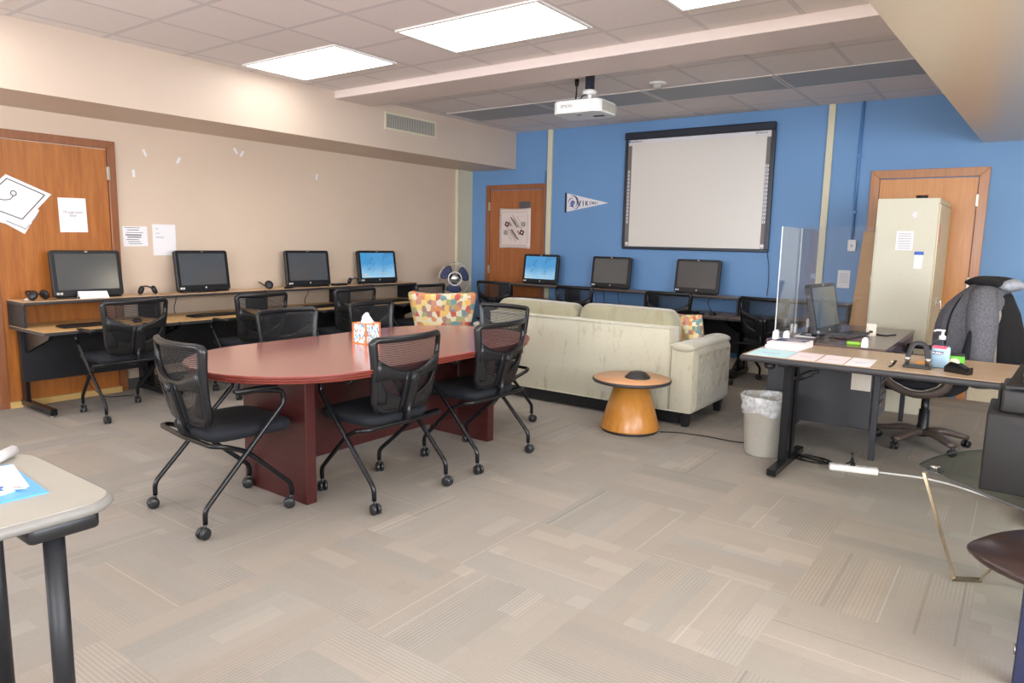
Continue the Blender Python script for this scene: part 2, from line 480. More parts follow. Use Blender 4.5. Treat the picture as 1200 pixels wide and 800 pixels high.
# ------------------------------------------------------------------ room
H = 2.82; XR = 9.2; YF = -11.0
struct(M().box(-.12, XR+.12, YF-.12, .12, -.1, 0).build('floor', 'carpet'))
struct(M().box(-.12, XR+.12, YF-.12, .12, H, H+.1).build('ceiling', 'ceiling_tile'))
struct(M().box(-.12, 0, YF-.12, .12, 0, H).build('wall_left', 'wall_tan'))
struct(M().box(0, XR, 0, .12, 0, H).build('wall_back', 'wall_blue'))
struct(M().box(XR, XR+.12, YF-.12, .12, 0, H).build('wall_right', 'wall_plain'))
struct(M().box(0, XR, YF-.12, YF, 0, H).build('wall_front', 'wall_plain'))
struct(M().box(0, .78, YF, 0, 2.345, H).build('ceiling_soffit_left', 'soffit_tan'))
m = M(); sl = .135/3.63
m.prism([(6.005, 0), (6.005+sl*YF, YF), (XR, YF), (XR, 0)], 2.364, H)
struct(m.build('ceiling_soffit_right', 'soffit_cream'))
struct(M().box(.78, 6.0, -3.06, -2.60, 2.745, H).build('ceiling_beam', 'beam_paint', bevel=.006))
struct(M().box(0, .012, YF, -5.8, 0, .10).box(0, .012, -4.82, 0, 0, .10).build('baseboard_left', 'baseboard_dark'))
struct(M().box(1.29, 5.11, -.012, 0, 0, .14).box(6.1, XR, -.012, 0, 0, .14).box(0, .29, -.012, 0, 0, .14).build('baseboard_back', 'baseboard_cream'))
struct(M().box(0, .035, -.33, -.0, .1, 2.345).box(.035, .045, -.33, -.29, .1, 2.345).build('trim_1', 'trim_cream', bevel=.004))
struct(M().box(1.30, 1.37, -.03, 0, .14, H).build('trim_2', 'trim_cream', bevel=.004))
struct(M().box(4.675, 4.74, -.03, 0, .14, H).build('trim_3', 'trim_cream', bevel=.004))
m = M().tube([(4.99, -.02, 1.48), (4.99, -.02, H)], .013)
for z in (1.75, 2.3): m.box(4.97, 5.01, -.036, 0, z-.012, z+.012)
struct(m.build('trim_4', 'conduit_blue'))
m = M().tube([(1.275, -.015, .14), (1.275, -.015, 2.3)], .012)
struct(m.build('trim_5', 'conduit_blue'))

def door(name, x0, x1, top, casing, leaf, knob_side, root_loc, rz, hinges, cw=.065, glass=None, sill=None, knob=True):
    """a door in a casing, made to face -y; x0..x1 are the outer casing edges"""
    d = bpy.data.objects.new(name, None); COL.objects.link(d); d.location = root_loc; d.rotation_euler.z = rz; struct(d)
    m = M()
    for (a, b, c, e) in ((x0, x0+cw, 0, top), (x1-cw, x1, 0, top)):
        pass
    m.vprism([(x0, 0), (x0+cw, 0), (x0+cw, top-cw), (x0, top)], -.03, 0)
    m.vprism([(x1-cw, 0), (x1, 0), (x1, top), (x1-cw, top-cw)], -.03, 0)
    m.vprism([(x0, top), (x0+cw, top-cw), (x1-cw, top-cw), (x1, top)], -.03, 0)
    m.build('door_frame', casing, d, bevel=.004)
    M().box(x0+cw+.004, x1-cw-.004, -.014, -.001, .03, top-cw-.008).build('door_panel', leaf, d, bevel=.002)
    for hz in hinges:
        hx = x0+cw if knob_side > 0 else x1-cw
        M().box(hx-.012, hx+.012, -.036, -.012, hz-.055, hz+.055).build('hinge', 'hinge_steel', d, bevel=.003)
    kx = x1-cw-.07 if knob_side > 0 else x0+cw+.07
    m = M(); m.T = Matrix.Translation((kx, -.014, .98)) @ Matrix.Rotation(PI/2, 4, 'X')
    m.lathe([(.03, 0), (.03, .006), (.012, .01), (.012, .035), (.028, .042), (.03, .06), (.018, .07), (0, .072)], seg=20)
    if knob: m.build('door_knob', 'steel', d)
    if glass: M().box(*glass[:2], -.017, -.013, *glass[2:]).build('door_window', 'baseboard_dark', d)
    if sill: M().box(x0+cw, x1-cw, -.05, 0, .0, .05).build('door_threshold', sill, d)
    return d
door('door_1', -5.80, -4.82, 2.17, 'casing_brown', 'door_orange', -1, (0, 0, 0), LW, (1.9, 1.05, .25), sill='sill_lit_yellow', knob=False)
door('door_2', .296, 1.285, 2.146, 'casing_brown', 'door_dark', 1, (0, 0, 0), 0, (1.86, 1.0, .25), glass=(.86, 1.04, 1.72, 1.92))
door('door_3', 5.114, 6.09, 2.148, 'casing_orange', 'door_light', -1, (0, 0, 0), 0, (1.85, 1.09, .25), cw=.08)

def fill_window(n_, x0, x1, z0, z1, loc, rz):  # unseen windows, added so their panes brighten walls and ceiling
    w_ = bpy.data.objects.new('fill_window_%d' % n_, None); COL.objects.link(w_); w_.location = loc; w_.rotation_euler.z = rz; struct(w_)
    m = M(); f = .06
    m.box(x0-f, x1+f, -.03, 0, z1, z1+f).box(x0-f, x1+f, -.06, 0, z0-f, z0).box(x0-f, x0, -.03, 0, z0, z1).box(x1, x1+f, -.03, 0, z0, z1)
    k = 3
    for i in range(1, k): x = x0+(x1-x0)*i/k; m.box(x-.02, x+.02, -.025, 0, z0, z1)
    m.build('fill_window_frame', 'white_enamel', w_)
    M().box(x0, x1, -.004, -.001, z0, z1).build('fill_window_pane', 'fill_pane_glow', w_)
emis('fill_pane_glow', (240, 245, 255), 13)  # added glow of the unseen windows
fill_window(1, .8, 4.3, .95, 2.25, (9.0, YF, 0), PI)
fill_window(2, 6.6, 8.7, .95, 2.25, (9.0, YF, 0), PI)
fill_window(3, 0, 4.6, .95, 2.2, (XR, -4.4, 0), -PI/2)

# ceiling lights: one lit troffer in view, others added for brightness, unlit strip along the grid
def ceiling_light(x0, x1, y0, y1, lit, label, group):
    t = thing('ceiling_light', label, 'ceiling light', ((x0+x1)/2, (y0+y1)/2, H), 0, group)
    a, b = (x1-x0)/2, (y1-y0)/2
    m = M(); w = .022
    q = -.012 if lit else -.008
    m.box(-a, a, -b, -b+w, q, 0).box(-a, a, b-w, b, q, 0).box(-a, -a+w, -b+w, b-w, q, 0).box(a-w, a, -b+w, b-w, q, 0)
    m.build('light_frame', 'lens_frame' if not lit else 'white_enamel', t)
    m = M()
    if lit: m.box(-a+w, a-w, -b+w, b-w, -.010, -.002)
    else:
        m.box(-a+w, a-w, -b+w, b-w, -.006, -.002)
    m.build('light_diffuser', 'lamp_diffuser' if lit else 'unlit_lens', t)
    return t
gx = lambda k: .93+.606*k
gy = lambda k: -.36-.606*k
ceiling_light(gx(0)+.02, gx(2)-.02, gy(6)-.18, gy(5)-.14, True, 'lit ceiling light nearest the left soffit, in front of the beam', 'lit ceiling lights')
ADDED_LIT = [(gx(6)+.01, gx(8)-.01, gy(6)-.18, gy(5)-.14, 'added lit ceiling light in front of the beam beside the right soffit'),  # unseen lit fixtures, added to raise the room's brightness
       (gx(0)+.02, gx(2)-.02, gy(10)-.18, gy(9)-.14, 'added lit ceiling light at the left, one row behind the camera'),
       (gx(3)+.01, gx(5)-.01, gy(10)-.18, gy(9)-.14, 'added lit ceiling light over the middle, one row behind the camera'),
       (gx(6)+.01, gx(8)-.1, gy(10)-.18, gy(9)-.14, 'added lit ceiling light at the right, one row behind the camera'),
       (gx(3)+.01, gx(5)-.01, gy(6)-.18, gy(5)-.14, 'added lit ceiling light in front of the beam over the long table')]
for a in ADDED_LIT: ceiling_light(*a[:4], True, a[4], 'lit ceiling lights')
for i, w in enumerate(('beside the left soffit', 'second from the left soffit', 'in front of the whiteboard middle', 'beside the right soffit')):
    ceiling_light(gx(2*i)+.004, gx(2*i+2)-.004 if i < 3 else 5.9, gy(2), gy(1), False, 'unlit grey lens ceiling light %s' % w, 'unlit ceiling lights near the blue wall')
# surface-mounted lamps under the right soffit, the two farther from the blue wall added for brightness
for y0, w_ in ((-1.5, 'nearest the blue wall'), (-5.2, 'abreast of the glass table, added for brightness'), (-8.2, 'behind the camera, added for brightness')):
    t = thing('ceiling_light', 'long lamp box under the right soffit %s' % w_, 'ceiling light', (7.6, y0, 2.364), 0, 'lamp boxes under the right soffit')
    M().box(-.64, .64, -.17, .17, -.02, 0).build('light_frame', 'white_enamel', t)
    M().box(-.61, .61, -.15, .15, -.085, -.0201, bev=.02).build('light_diffuser', 'lamp_warm', t)

# smoke detector, vent
t = thing('smoke_detector', 'round white smoke detector on the ceiling right of the projector', 'smoke detector', (3.62, -1.78, H))
M().lathe([(0, -.002), (.075, -.002), (.075, -.012), (.05, -.016), (.0, -.016)][::-1], seg=24).build('base', 'white_plastic', t)
M().lathe([(0, -.055), (.03, -.052), (.04, -.04), (.045, -.014)], seg=20).build('sensor_head', 'bin_beige', t)
t = thing('air_vent', 'cream framed air vent grille on the left soffit face', 'air vent', (.78, -1.99, 2.64), LW)
m = M(); a, b = .40, .09
m.box(-a, a, -.012, 0, b-.018, b).box(-a, a, -.012, 0, -b, -b+.018).box(-a, -a+.018, -.012, 0, -b+.018, b-.018).box(a-.018, a, -.012, 0, -b+.018, b-.018)
m.build('vent_frame', 'trim_cream', t)
m = M()
for i in range(38):
    x = -a+.025+i*(2*a-.05)/37; m.box(x-.004, x+.004, -.009, -.001, -b+.018, b-.018, rz=.5)
m.build('louvers', 'bin_beige', t)
M().box(-a+.01, a-.01, -.0012, 0, -b+.01, b-.01).build('backing', 'grey_steel_dark', t)

# ------------------------------------------------------------------ mesh chair
def make_chair(loc, rz, label, group):
    t = thing('mesh_chair', label, 'chair', loc, rz, group)
    hb = .425
    def pos(x, s, d=0.):      # the curved reclining plane of the back; s runs up it
        u = s/hb
        y = -.175-.085*u-.015*math.sin(PI*u)+.9*x*x*(.6+.4*u) - d
        return (x*(1+0*.1*u), y, .485+s*.985)
    hw = lambda s: .205+.052*min(1, s/.36)**.8
    out = []                                  # outline: tight upper corners, generous lower ones
    for sx, top, a0 in ((1, 1, 0), (-1, 1, 90), (-1, 0, 180), (1, 0, 270)):
        r_ = .04 if top else .085
        for j in range(9):
            a = R(a0+90*j/8); cz = hb-r_ if top else r_
            z_ = cz+r_*math.sin(a); out.append((sx*(hw(z_)-r_)+r_*math.cos(a), z_))
    o2 = []
    for i in range(len(out)):
        a, b = out[i], out[(i+1) % len(out)]; L = math.hypot(a[0]-b[0], a[1]-b[1]); k = max(1, int(L/.045))
        for j in range(k): o2.append((a[0]+(b[0]-a[0])*j/k, a[1]+(b[1]-a[1])*j/k))
    m = M(); rings = []; n_ = len(o2)
    for i in range(n_):
        a, b = o2[i-1], o2[(i+1) % n_]; tx, tz = b[0]-a[0], b[1]-a[1]; L = math.hypot(tx, tz); nx, nz = -tz/L, tx/L
        rings.append([pos(o2[i][0]+nx*w_, o2[i][1]+nz*w_, d_) for w_, d_ in ((-.003, .002), (.002, .017), (.012, .022), (.028, .018), (.034, .006), (.032, -.006), (.016, -.014), (.002, -.010))])
    rings.append(rings[0]); m.loft(rings, caps=False)
    m.build('back_frame', 'chair_plastic', t)
    xs = [-.23+.46*i/14 for i in range(15)]
    m = M()
    vs = []; ns = 8
    for x in xs:
        for j in range(ns+1): s = .012+(hb-.024)*j/ns; vs.append(pos(x*(hw(s)/.25), s, -.004))
    m.add(vs, [[i*(ns+1)+j, (i+1)*(ns+1)+j, (i+1)*(ns+1)+j+1, i*(ns+1)+j+1] for i in range(14) for j in range(ns)], True)
    m.build('backrest_mesh', 'mesh_fabric', t)
    m = M(); th = .014
    m.shell(xs, lambda x: .012, lambda x: .088+1.3*max(0, abs(x)-.06)**1.5, lambda x, s, d: pos(x*hw(s)/.25, s, d+.006), th)
    m.shell([-.228+.456*i/20 for i in range(21)], lambda x: .180+1.0*x*x-.5*max(0, abs(x)-.15), lambda x: .228+1.65*x*x, lambda x, s, d: pos(x, s, d+.008), th+.004, 2)
    m.shell([-.052, -.04, 0, .04, .052], lambda x: .01, lambda x: .22, lambda x, s, d: pos(x, s, d+.010), th+.004, 5)
    m.shell([-.026, -.018, 0, .018, .026], lambda x: -.0, lambda x: .225-4*x*x, lambda x, s, d: pos(x, s, d+.026), .016, 5)
    for sg in (-1, 1):
        m.shell([.150, .17, .19, .21], lambda x: .06, lambda x: .10+(x-.15)*2.6, lambda x, s, d: pos(sg*x*(hw(s)/.228), s, d+.007), th, 5)
    m.build('back_support', 'chair_plastic', t)
    m = M(); m.T = Matrix.Translation(pos(0, .195, .044)) @ Matrix.Rotation(PI/2+.2, 4, 'X')
    m.lathe([(.022, -.004), (.022, .004), (.016, .008), (0, .009)], seg=16); m.build('tilt_knob', 'caster_grey', t)
    # bracket from the back down to the cross bar
    m = M(); m.tube([pos(0, .05, .022), (0, -.215, .455), (0, -.16, .415), (0, -.06, .41)], .022, 8, rad=.03, flat=.6); m.build('back_bracket', 'chair_plastic', t)
    # seat
    m = M(); rings = []
    for z, k in ((.405, .80), (.415, .93), (.44, 1.0), (.462, .99), (.475, .93), (.48, .75)):
        pl = rrect(.47*k, .46*k, .09*k, 5); rr = []
        for x, y in pl: rr.append((x, y+.045, z-.05*max(0, (y-.1))**1.0*.9-.25*max(0, (abs(y)-.15))**2+.03*abs(x)))
        rings.append(rr)
    m.loft(rings); m.build('seat', 'seat_fabric', t, sub=1)
    for sg in (-1, 1):
        m = M(); m.tube([(sg*.275, -.245, .07), (sg*.275, -.245, .135), (sg*.262, .185, .585), (sg*.258, .175, .64), (sg*.255, .03, .662), (sg*.25, -.05, .655)], .0125, 8, rad=.045)
        m.build('leg', 'black_metal', t)
        m = M(); m.box(sg*.253-.02, sg*.253+.02, -.075, .15, .656, .676, bev=.009, seg=2); m.build('armrest', 'chair_plastic', t)
        for y, x in ((-.245, .275), (.24, .215)):
            m = M(); T0 = Matrix.Translation((sg*x, y, 0)) @ Matrix.Rotation(random.uniform(-.6, .6), 4, 'Z')
            for q in (-1, 1):
                m.T = T0 @ Matrix.Translation((q*.006, -.012, .029)) @ Matrix.Rotation(q*PI/2, 4, 'Y')
                m.lathe([(0, 0), (.027, 0), (.029, .004), (.028, .014), (.02, .018), (0, .019)], seg=18)
            m.T = T0; m.tube([(0, -.012, .03), (0, -.004, .058), (0, 0, .075)], .009, 8)
            m.build('caster', 'caster_grey', t)
    m = M(); P = [(.215, .24, .07), (.215, .24, .13), (.258, -.02, .365), (.30, -.15, .425), (.27, -.2, .43), (.0, -.215, .43)]
    P = P+[(-x, y, z) for x, y, z in P[::-1][1:]]
    m.tube(P, .0125, 8, rad=.05); m.build('base_frame', 'black_metal', t)
    return t
G1 = 'mesh chairs around the red conference table'
chair = make_chair((3.235, -5.85, 0), R(-5), 'black mesh chair at the near end of the red table, closest to the camera', G1)
def cp(x, y, r, lab, g): return dup(chair, (x, y, 0), R(r), lab, g)
cp(3.625, -5.15, 90, 'black mesh chair on the right long side of the red table, nearer of two', G1)
cp(3.63, -4.33, 91, 'black mesh chair on the right long side of the red table, farther of two', G1)
cp(2.56, -4.80, -88, 'grey-lit mesh chair across the red table, left of the tissue box', G1)
cp(2.52, -3.98, -84, 'grey-lit mesh chair across the red table, behind the tissue box', G1)
cp(3.14, -3.60, 176, 'mesh chair at the far end of the red table in front of the sofa', G1)
G2 = 'mesh chairs at the computer desks on the left wall'
cp(.80, -5.20, 92, 'black mesh chair at the left wall desk under the first monitor', G2)
cp(.85, -4.12, 88, 'black mesh chair at the left wall desk near the second monitor', G2)
cp(.85, -3.05, 86, 'black mesh chair at the left wall desk below the third monitor', G2)
cp(.85, -1.98, 93, 'black mesh chair at the left wall desk next to the fan', G2)
G3 = 'mesh chairs at the computer desks on the blue wall'
cp(1.14, -.72, 4, 'black mesh chair in front of the blue wall brown door', G3)
cp(2.30, -.70, -2, 'black mesh chair behind the middle of the sofa back', G3)
cp(3.44, -.70, 2, 'black mesh chair behind the right sofa cushion', G3)
cp(4.45, -.66, -10, 'black mesh chair between the sofa and the clear screen', G3)

# ------------------------------------------------------------------ conference table
t = thing('conference_table', 'long oval red mahogany conference table in the middle of the room', 'table', (3.24, -4.785, 0))
def stadium(hw_, hl, off=0, k=20):
    pts = []; r = hw_
    for j in range(k+1): a = PI*j/k; pts.append(((r+off)*math.cos(a), hl-r+(r+off)*math.sin(a)))
    for j in range(k+1): a = PI+PI*j/k; pts.append(((r+off)*math.cos(a), -hl+r+(r+off)*math.sin(a)))
    return pts
m = M(); rings = []
for z, o in ((.70, -.022), (.704, -.014), (.712, -.012), (.714, -.018), (.718, -.018), (.720, -.006), (.727, -.005), (.728, -.011), (.732, -.011), (.733, 0), (.740, 0)):
    rings.append([(x, y, z) for x, y in stadium(.595, 1.19, o)])
m.loft(rings, smooth=False); m.build('table_edge', 'mahogany_edge', t)
m = M(); m.prism(stadium(.595, 1.19, -.004), .7395, .7425); m.build('tabletop', 'mahogany', t)
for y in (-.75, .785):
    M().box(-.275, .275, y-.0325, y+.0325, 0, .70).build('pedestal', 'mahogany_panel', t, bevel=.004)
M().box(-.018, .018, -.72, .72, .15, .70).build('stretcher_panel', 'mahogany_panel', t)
t = thing('tissue_box', 'orange and blue patterned tissue box on the red conference table', 'tissue box', (3.117, -4.785, .7425))
M().box(-.056, .056, -.056, .056, .001, .128).build('carton', 'tissue_print', t)
m = M(); 
for x in (-1, 1):
    for y in (-1, 1): m.box(x*.0575-.004, x*.0575+.004, y*.0575-.004, y*.0575+.004, 0, .131)
for z in (.003, .1275):
    for q in (-1, 1): m.box(-.0575, .0575, q*.0575-.003, q*.0575+.003, z-.003, z+.003).box(q*.0575-.003, q*.0575+.003, -.0575, .0575, z-.003, z+.003)
m.build('carton_edges', 'tissue_orange', t)
m = M(); rings = []
for i in range(7):
    u = i/6; a0 = u*1.2; rr = []
    for k in range(10):
        a = 2*PI*k/10; r = (.042*(1-u)**.8+.006)*(1+.35*math.sin(3*a+u*4)); rr.append((r*math.cos(a)*1.1+.01*u, r*math.sin(a)*.5, .128+.062*u+.006*math.sin(2*a)))
    rings.append(rr)
m.loft(rings); m.build('tissue', 'paper', t)

# ------------------------------------------------------------------ computer desks
def make_desk(w, loc, rz, label, group, top, shelf_top, zs=.865, zd=.665, ds=.355, dd=.70, yb=-.015, inset=.012):
    t = thing('computer_desk', label, 'desk', loc, rz, group)
    g = .004
    M().box(g, w-g, -ds, yb, zs-.026, zs-.003).build('shelf_edge', 'edge_dark', t, bevel=.004)
    M().box(g+.003, w-g-.003, -ds+.004, yb-.002, zs-.0035, zs).build('upper_shelf', shelf_top, t)
    M().box(g, w-g, -dd, yb, zd-.028, zd-.003).build('work_surface_edge', 'edge_dark', t, bevel=.004)
    M().box(g+.003, w-g-.003, -dd+.004, yb-.002, zd-.0035, zd).build('work_surface', top, t)
    for x in (g, w-g-.02): M().box(x, x+.02, -ds+.012, yb, zd, zs-.026).build('side_panel', 'desk_black', t, bevel=.002)
    M().box(.03, w-.03, -.17, -.15, .22, zd-.03).build('modesty_panel', 'desk_black', t)
    for x in (inset, w-.052):
        m = M(); m.T = Matrix.Translation((x, 0, 0))
        m.add(*side([(-.045, .06), (-.135, .06), (-.135, .44), (-.62, .60), (-.66, .637), (-.035, .637), (-.035, .62), (-.045, .46)], 0, .03))
        m.box(-.01, .04, -.60, -.03, .015, .065, bev=.006); m.build('leg', 'black_metal', t)
        m = M(); 
        for y in (-.57, -.06): m.lathe([(.018, 0), (.018, .01), (.008, .012), (.008, .02)], (x+.015, y, 0), 12)
        m.build('foot_glide', 'steel', t)
    return t
def side(poly, x0, x1):
    """outline in y,z pushed along x -> verts, faces"""
    n = len(poly); vs = [(x0, y, z) for y, z in poly]+[(x1, y, z) for y, z in poly]
    return vs, [list(range(n)), list(range(n, 2*n))[::-1]]+[[(i+1) % n, i, n+i, n+(i+1) % n] for i in range(n)]
G4 = 'two-level computer desks along the left wall'
for y0, y1, w in ((-5.71, -4.68, 'under the first monitor, in front of the door'), (-4.68, -3.60, 'under the second monitor'), (-3.60, -2.53, 'under the third monitor'), (-2.53, -1.45, 'under the lit monitor beside the fan')):
    make_desk(y1-y0, (0.05 if 0 else 0, y0, 0), LW, 'two-level oak and black computer desk %s' % w, G4, 'oak_yellow', 'oak_top', yb=-.034, inset=.055 if y0 < -5.6 else .012)
G5 = 'two-level computer desks along the blue wall'
for x0, x1, w in ((.78, 1.84, 'in front of the brown door with the cloth poster'), (1.84, 2.92, 'under the dark monitor below the pennant'), (2.92, 4.0, 'under the monitor below the whiteboard'), (4.0, 5.08, 'behind the clear screen, with no monitor on it')):
    make_desk(x1-x0, (x0, 0, 0), 0, 'two-level walnut computer desk %s' % w, G5, 'walnut_top', 'walnut_top', zs=.845, zd=.655, dd=.68, yb=-.045)

# ------------------------------------------------------------------ all-in-one computers
def make_pc(loc, rz, label, lit, z0, sticker=True, group='all-in-one computers on the wall desks', tilt=7):
    t = thing('desktop_computer', label, 'computer', (loc[0], loc[1], z0), rz, group)
    T = Matrix.Translation((0, 0, .012)) @ Matrix.Rotation(R(-tilt), 4, 'X')
    W, Hh = .54, .375
    def ob(m, name, mat, **k): return m.build(name, mat, t, **k)
    m = M(); m.T = T; pl = rrect(W, Hh, .025, 5, 0, Hh/2); m.vprism(pl, -.022, .018); ob(m, 'casing', 'black_plastic', bevel=.006)
    m = M(); m.T = T; m.box(-W/2+.035, W/2-.035, -.0235, -.021, .055, Hh-.028); ob(m, 'screen', 'screen_lit' if lit else 'screen_dark')
    m = M(); m.T = T; m.box(-.012, .012, -.0245, -.0215, Hh-.018, Hh-.006); ob(m, 'webcam', 'steel')
    m = M(); m.T = T @ Matrix.Translation((.01, -.022, .028)) @ Matrix.Rotation(PI/2, 4, 'X'); m.lathe([(.009, 0), (.009, .002), (0, .002)], seg=16); ob(m, 'logo', 'grommet')
    m = M(); m.T = T
    for x in (-.24, -.215): m.box(x-.01, x+.01, -.0235, -.0215, .018, .036)
    ob(m, 'sticker', 'grommet')
    m = M(); m.tube([(-.24, -.03, .006), (.24, -.03, .006)], .006, 8); m.tube([(.235, -.03, .006), (.2, .13, .006), (-.2, .13, .006), (-.235, -.03, .006)], .006, 8, rad=.05)
    m.tube([(0, .13, .006), (0, .11, .06), (0, .035, .2)], .012, 8, flat=.5); m.box(-.11, .11, -.05, .02, 0, .018, bev=.005)
    ob(m, 'stand', 'black_plastic')
    if lit:
        m = M(); m.T = T
        m.box(-.215, -.165, -.0245, -.0236, .085, .100).box(-.215, -.13, -.0245, -.0236, .068, .076).box(.02, .12, -.0245, -.0236, .10, .107)
        ob(m, 'screen_text', 'white_plastic')
    return t
zs = .865
make_pc((.20, -5.17), LW+R(0), 'dark all-in-one computer in front of the orange door, leftmost of the row', False, zs)
make_pc((.20, -4.16), LW+R(3), 'dark all-in-one computer right of the two wall notices', False, zs)
make_pc((.20, -2.96), LW-R(4), 'dark all-in-one computer third along the tan wall', False, zs)
make_pc((.20, -1.95), LW-R(8), 'all-in-one computer with blue lit screen near the fan', True, zs, tilt=9)
make_pc((1.325, -.17), 0, 'all-in-one computer with blue lit screen in front of the brown door', True, .845)
make_pc((2.355, -.17), R(-3), 'dark all-in-one computer on the blue wall below the pennant', False, .845)
make_pc((3.45, -.17), R(-5), 'dark all-in-one computer on the blue wall below the whiteboard', False, .845)

def make_keyboard(loc, rz, label, group='keyboards on the wall desks', tiltx=0):
    t = thing('keyboard', label, 'keyboard', loc, rz, group)
    M().box(-.22, .22, -.075, .075, .002, .016, bev=.005).build('keyboard_body', 'black_plastic', t)
    m = M()
    for j in range(5):
        for i in range(20):
            x = -.2+i*.0205+.002*(j % 2); m.box(x, x+.016, -.062+j*.026, -.062+j*.026+.02, .015, .021)
    m.build('keys', 'chair_plastic', t)
    return t
kb = make_keyboard((.48, -5.30, .665), LW, 'black keyboard on the lower desk in front of the door')
def kcopy(x, y, z, r, lab): return dup(kb, (x, y, z), r, lab)
kcopy(.46, -4.24, .665, LW, 'black keyboard on the lower desk below the second monitor')
kcopy(.46, -2.98, .665, LW, 'black keyboard on the lower desk below the third monitor')
kcopy(.46, -1.98, .665, LW, 'black keyboard on the lower desk below the lit monitor')
kcopy(1.35, -.46, .655, 0, 'black keyboard on the blue wall desk below the lit monitor')
kcopy(2.35, -.46, .655, 0, 'black keyboard on the blue wall desk below the pennant')
kcopy(3.38, -.46, .655, 0, 'black keyboard on the blue wall desk below the whiteboard')
kcopy(5.43, -2.17, .753, R(90-12), 'black keyboard in front of the computer on the dark desk')

def make_mouse(loc, rz, label):
    t = thing('computer_mouse', label, 'mouse', loc, rz, 'mice on the wall desks')
    m = M(); m.lathe([(0, .034), (.018, .032), (.03, .022), (.033, .008), (.03, 0)][::-1], seg=18, sy=1.6); m.build('mouse_body', 'black_plastic', t)
    m = M(); m.tube([(0, .05, .01), (0, .1, .004), (.03, .16, .004), (.02, .2, .004)], .002, 6, rad=.04); m.build('mouse_cable', 'cord_black', t)
    return t
mo = make_mouse((.48, -4.93, .665), LW, 'small black mouse on the lower desk beside the nearest chair')
dup(mo, (.46, -3.93, .665), LW, 'small black mouse on the lower desk below the second monitor')
dup(mo, (2.72, -.5, .655), 0, 'small black mouse on the blue wall desk above the sofa cushions')
dup(mo, (3.78, -.5, .655), 0, 'small black mouse on the blue wall desk near the orange pillow')

def make_headset(loc, rz, label):
    t = thing('headphones', label, 'headphones', loc, rz, 'headphones on the upper desk shelf')
    m = M(); P = [(.058*math.cos(a), .02+.085*math.sin(a)*.9, .02+.05*(math.sin(a))) for a in [PI*k/14 for k in range(15)]]
    m.tube(P, .008, 8, flat=.6); m.build('headband', 'black_plastic', t)
    for sg in (-1, 1):
        m = M(); m.T = Matrix.Translation((sg*.052, 0, .042)) @ Matrix.Rotation(sg*R(70), 4, 'Y')
        m.lathe([(0, -.018), (.026, -.018), (.040, -.008), (.040, .008), (.030, .018), (0, .021)], seg=18); m.build('ear_cup', 'black_plastic', t)
    m = M(); m.tube([(.08, -.01, .006), (.13, -.05, .003), (.18, .0, .003), (.22, .03, .003)], .0022, 6, rad=.04); m.build('headphone_cable', 'cord_black', t)
    return t
hs = make_headset((.25, -5.56, zs), LW+.4, 'black headphones on the shelf left of the first monitor')
dup(hs, (.22, -4.70, zs), LW-.3, 'black headphones on the shelf between the first and second monitors')
dup(hs, (.22, -3.47, zs), LW+1.0, 'black headphones on the shelf left of the third monitor')
dup(hs, (.24, -2.36, zs), LW-.9, 'black headphones on the shelf left of the blue lit monitor')

# small things on the left shelf
t = thing('desk_cap', 'small white domed cap at the left end of the upper shelf', 'cap', (.17, -5.60, zs))
M().lathe([(.032, 0), (.032, .008), (.02, .016), (0, .019)], seg=20).build('cap_dome', 'grommet', t)
M().lathe([(.036, 0), (.036, .003), (.03, .004)], seg=20).build('cap_rim', 'bin_beige', t)
t = thing('folded_card', 'white folded sheet leaning at the foot of the first monitor', 'paper', (.275, -5.18, zs), LW)
m = M(); m.add([(-.11, -.045, .002), (.11, -.055, .002), (.115, .0, .055), (-.105, .01, .06), (.11, .03, .002), (-.1, .035, .002)], [[0, 1, 2, 3], [3, 2, 4, 5]]); m.build('card_sheet', 'paper', t)
t.children[0].modifiers.new('s', 'SOLIDIFY').thickness = .002
for i, (x, y, n_) in enumerate(((.215, -3.20, 'third'), )):
    t = thing('cable_adapter', 'small black and silver adapter left of the %s monitor foot' % n_, 'adapter', (.31, -3.30, zs), LW)
    M().box(-.05, .05, -.012, .012, 0, .02, bev=.004).build('adapter_body', 'black_plastic', t); M().box(.05, .08, -.008, .008, .003, .014).build('plug', 'steel', t)
t = thing('cable_box', 'flat black box on the shelf left of the lit monitor headphones', 'box', (.22, -2.56, zs), LW)
M().box(-.09, .09, -.04, .04, 0, .022, bev=.004).build('box_body', 'black_plastic', t)

def cord(name, pts, label, r=.0035, mat='cord_black', group=None, rad=.05):
    o = M().tube(pts, r, 6, rad=rad).build(name, mat); return tag(o, label, 'cord', group)
cord('hanging_cord', [(.06, -5.02+.0, .845), (.07, -5.03, .79), (.065, -5.0, .74), (.09, -5.02, .67)], 'black cord hanging between the shelves below the first monitor', group='cords hanging between the desk shelves')
cord('hanging_cord', [(.06, -4.36, .84), (.07, -4.37, .78), (.08, -4.40, .72), (.12, -4.41, .669)], 'black cord hanging between the shelves below the second monitor', group='cords hanging between the desk shelves')
cord('hanging_cord', [(.06, -2.86, .84), (.07, -2.87, .78), (.08, -2.93, .72), (.12, -2.95, .669)], 'black cord hanging between the shelves below the third monitor', group='cords hanging between the desk shelves')
for dx, w in ((2.10, 'left of three'), (2.22, 'middle of three'), (2.42, 'right of three')):
    cord('hanging_cord', [(dx, -.1, .82), (dx+.02, -.1, .76), (dx+.03, -.11, .70), (dx+.06, -.14, .66)], 'black cord on the blue wall under the pennant monitor, %s' % w, group='cords hanging between the desk shelves')
cord('hanging_cord', [(3.62, -.1, .82), (3.56, -.1, .76), (3.6, -.12, .70), (3.66, -.2, .66)], 'black curled cord on the blue wall under the whiteboard monitor', group='cords hanging between the desk shelves')
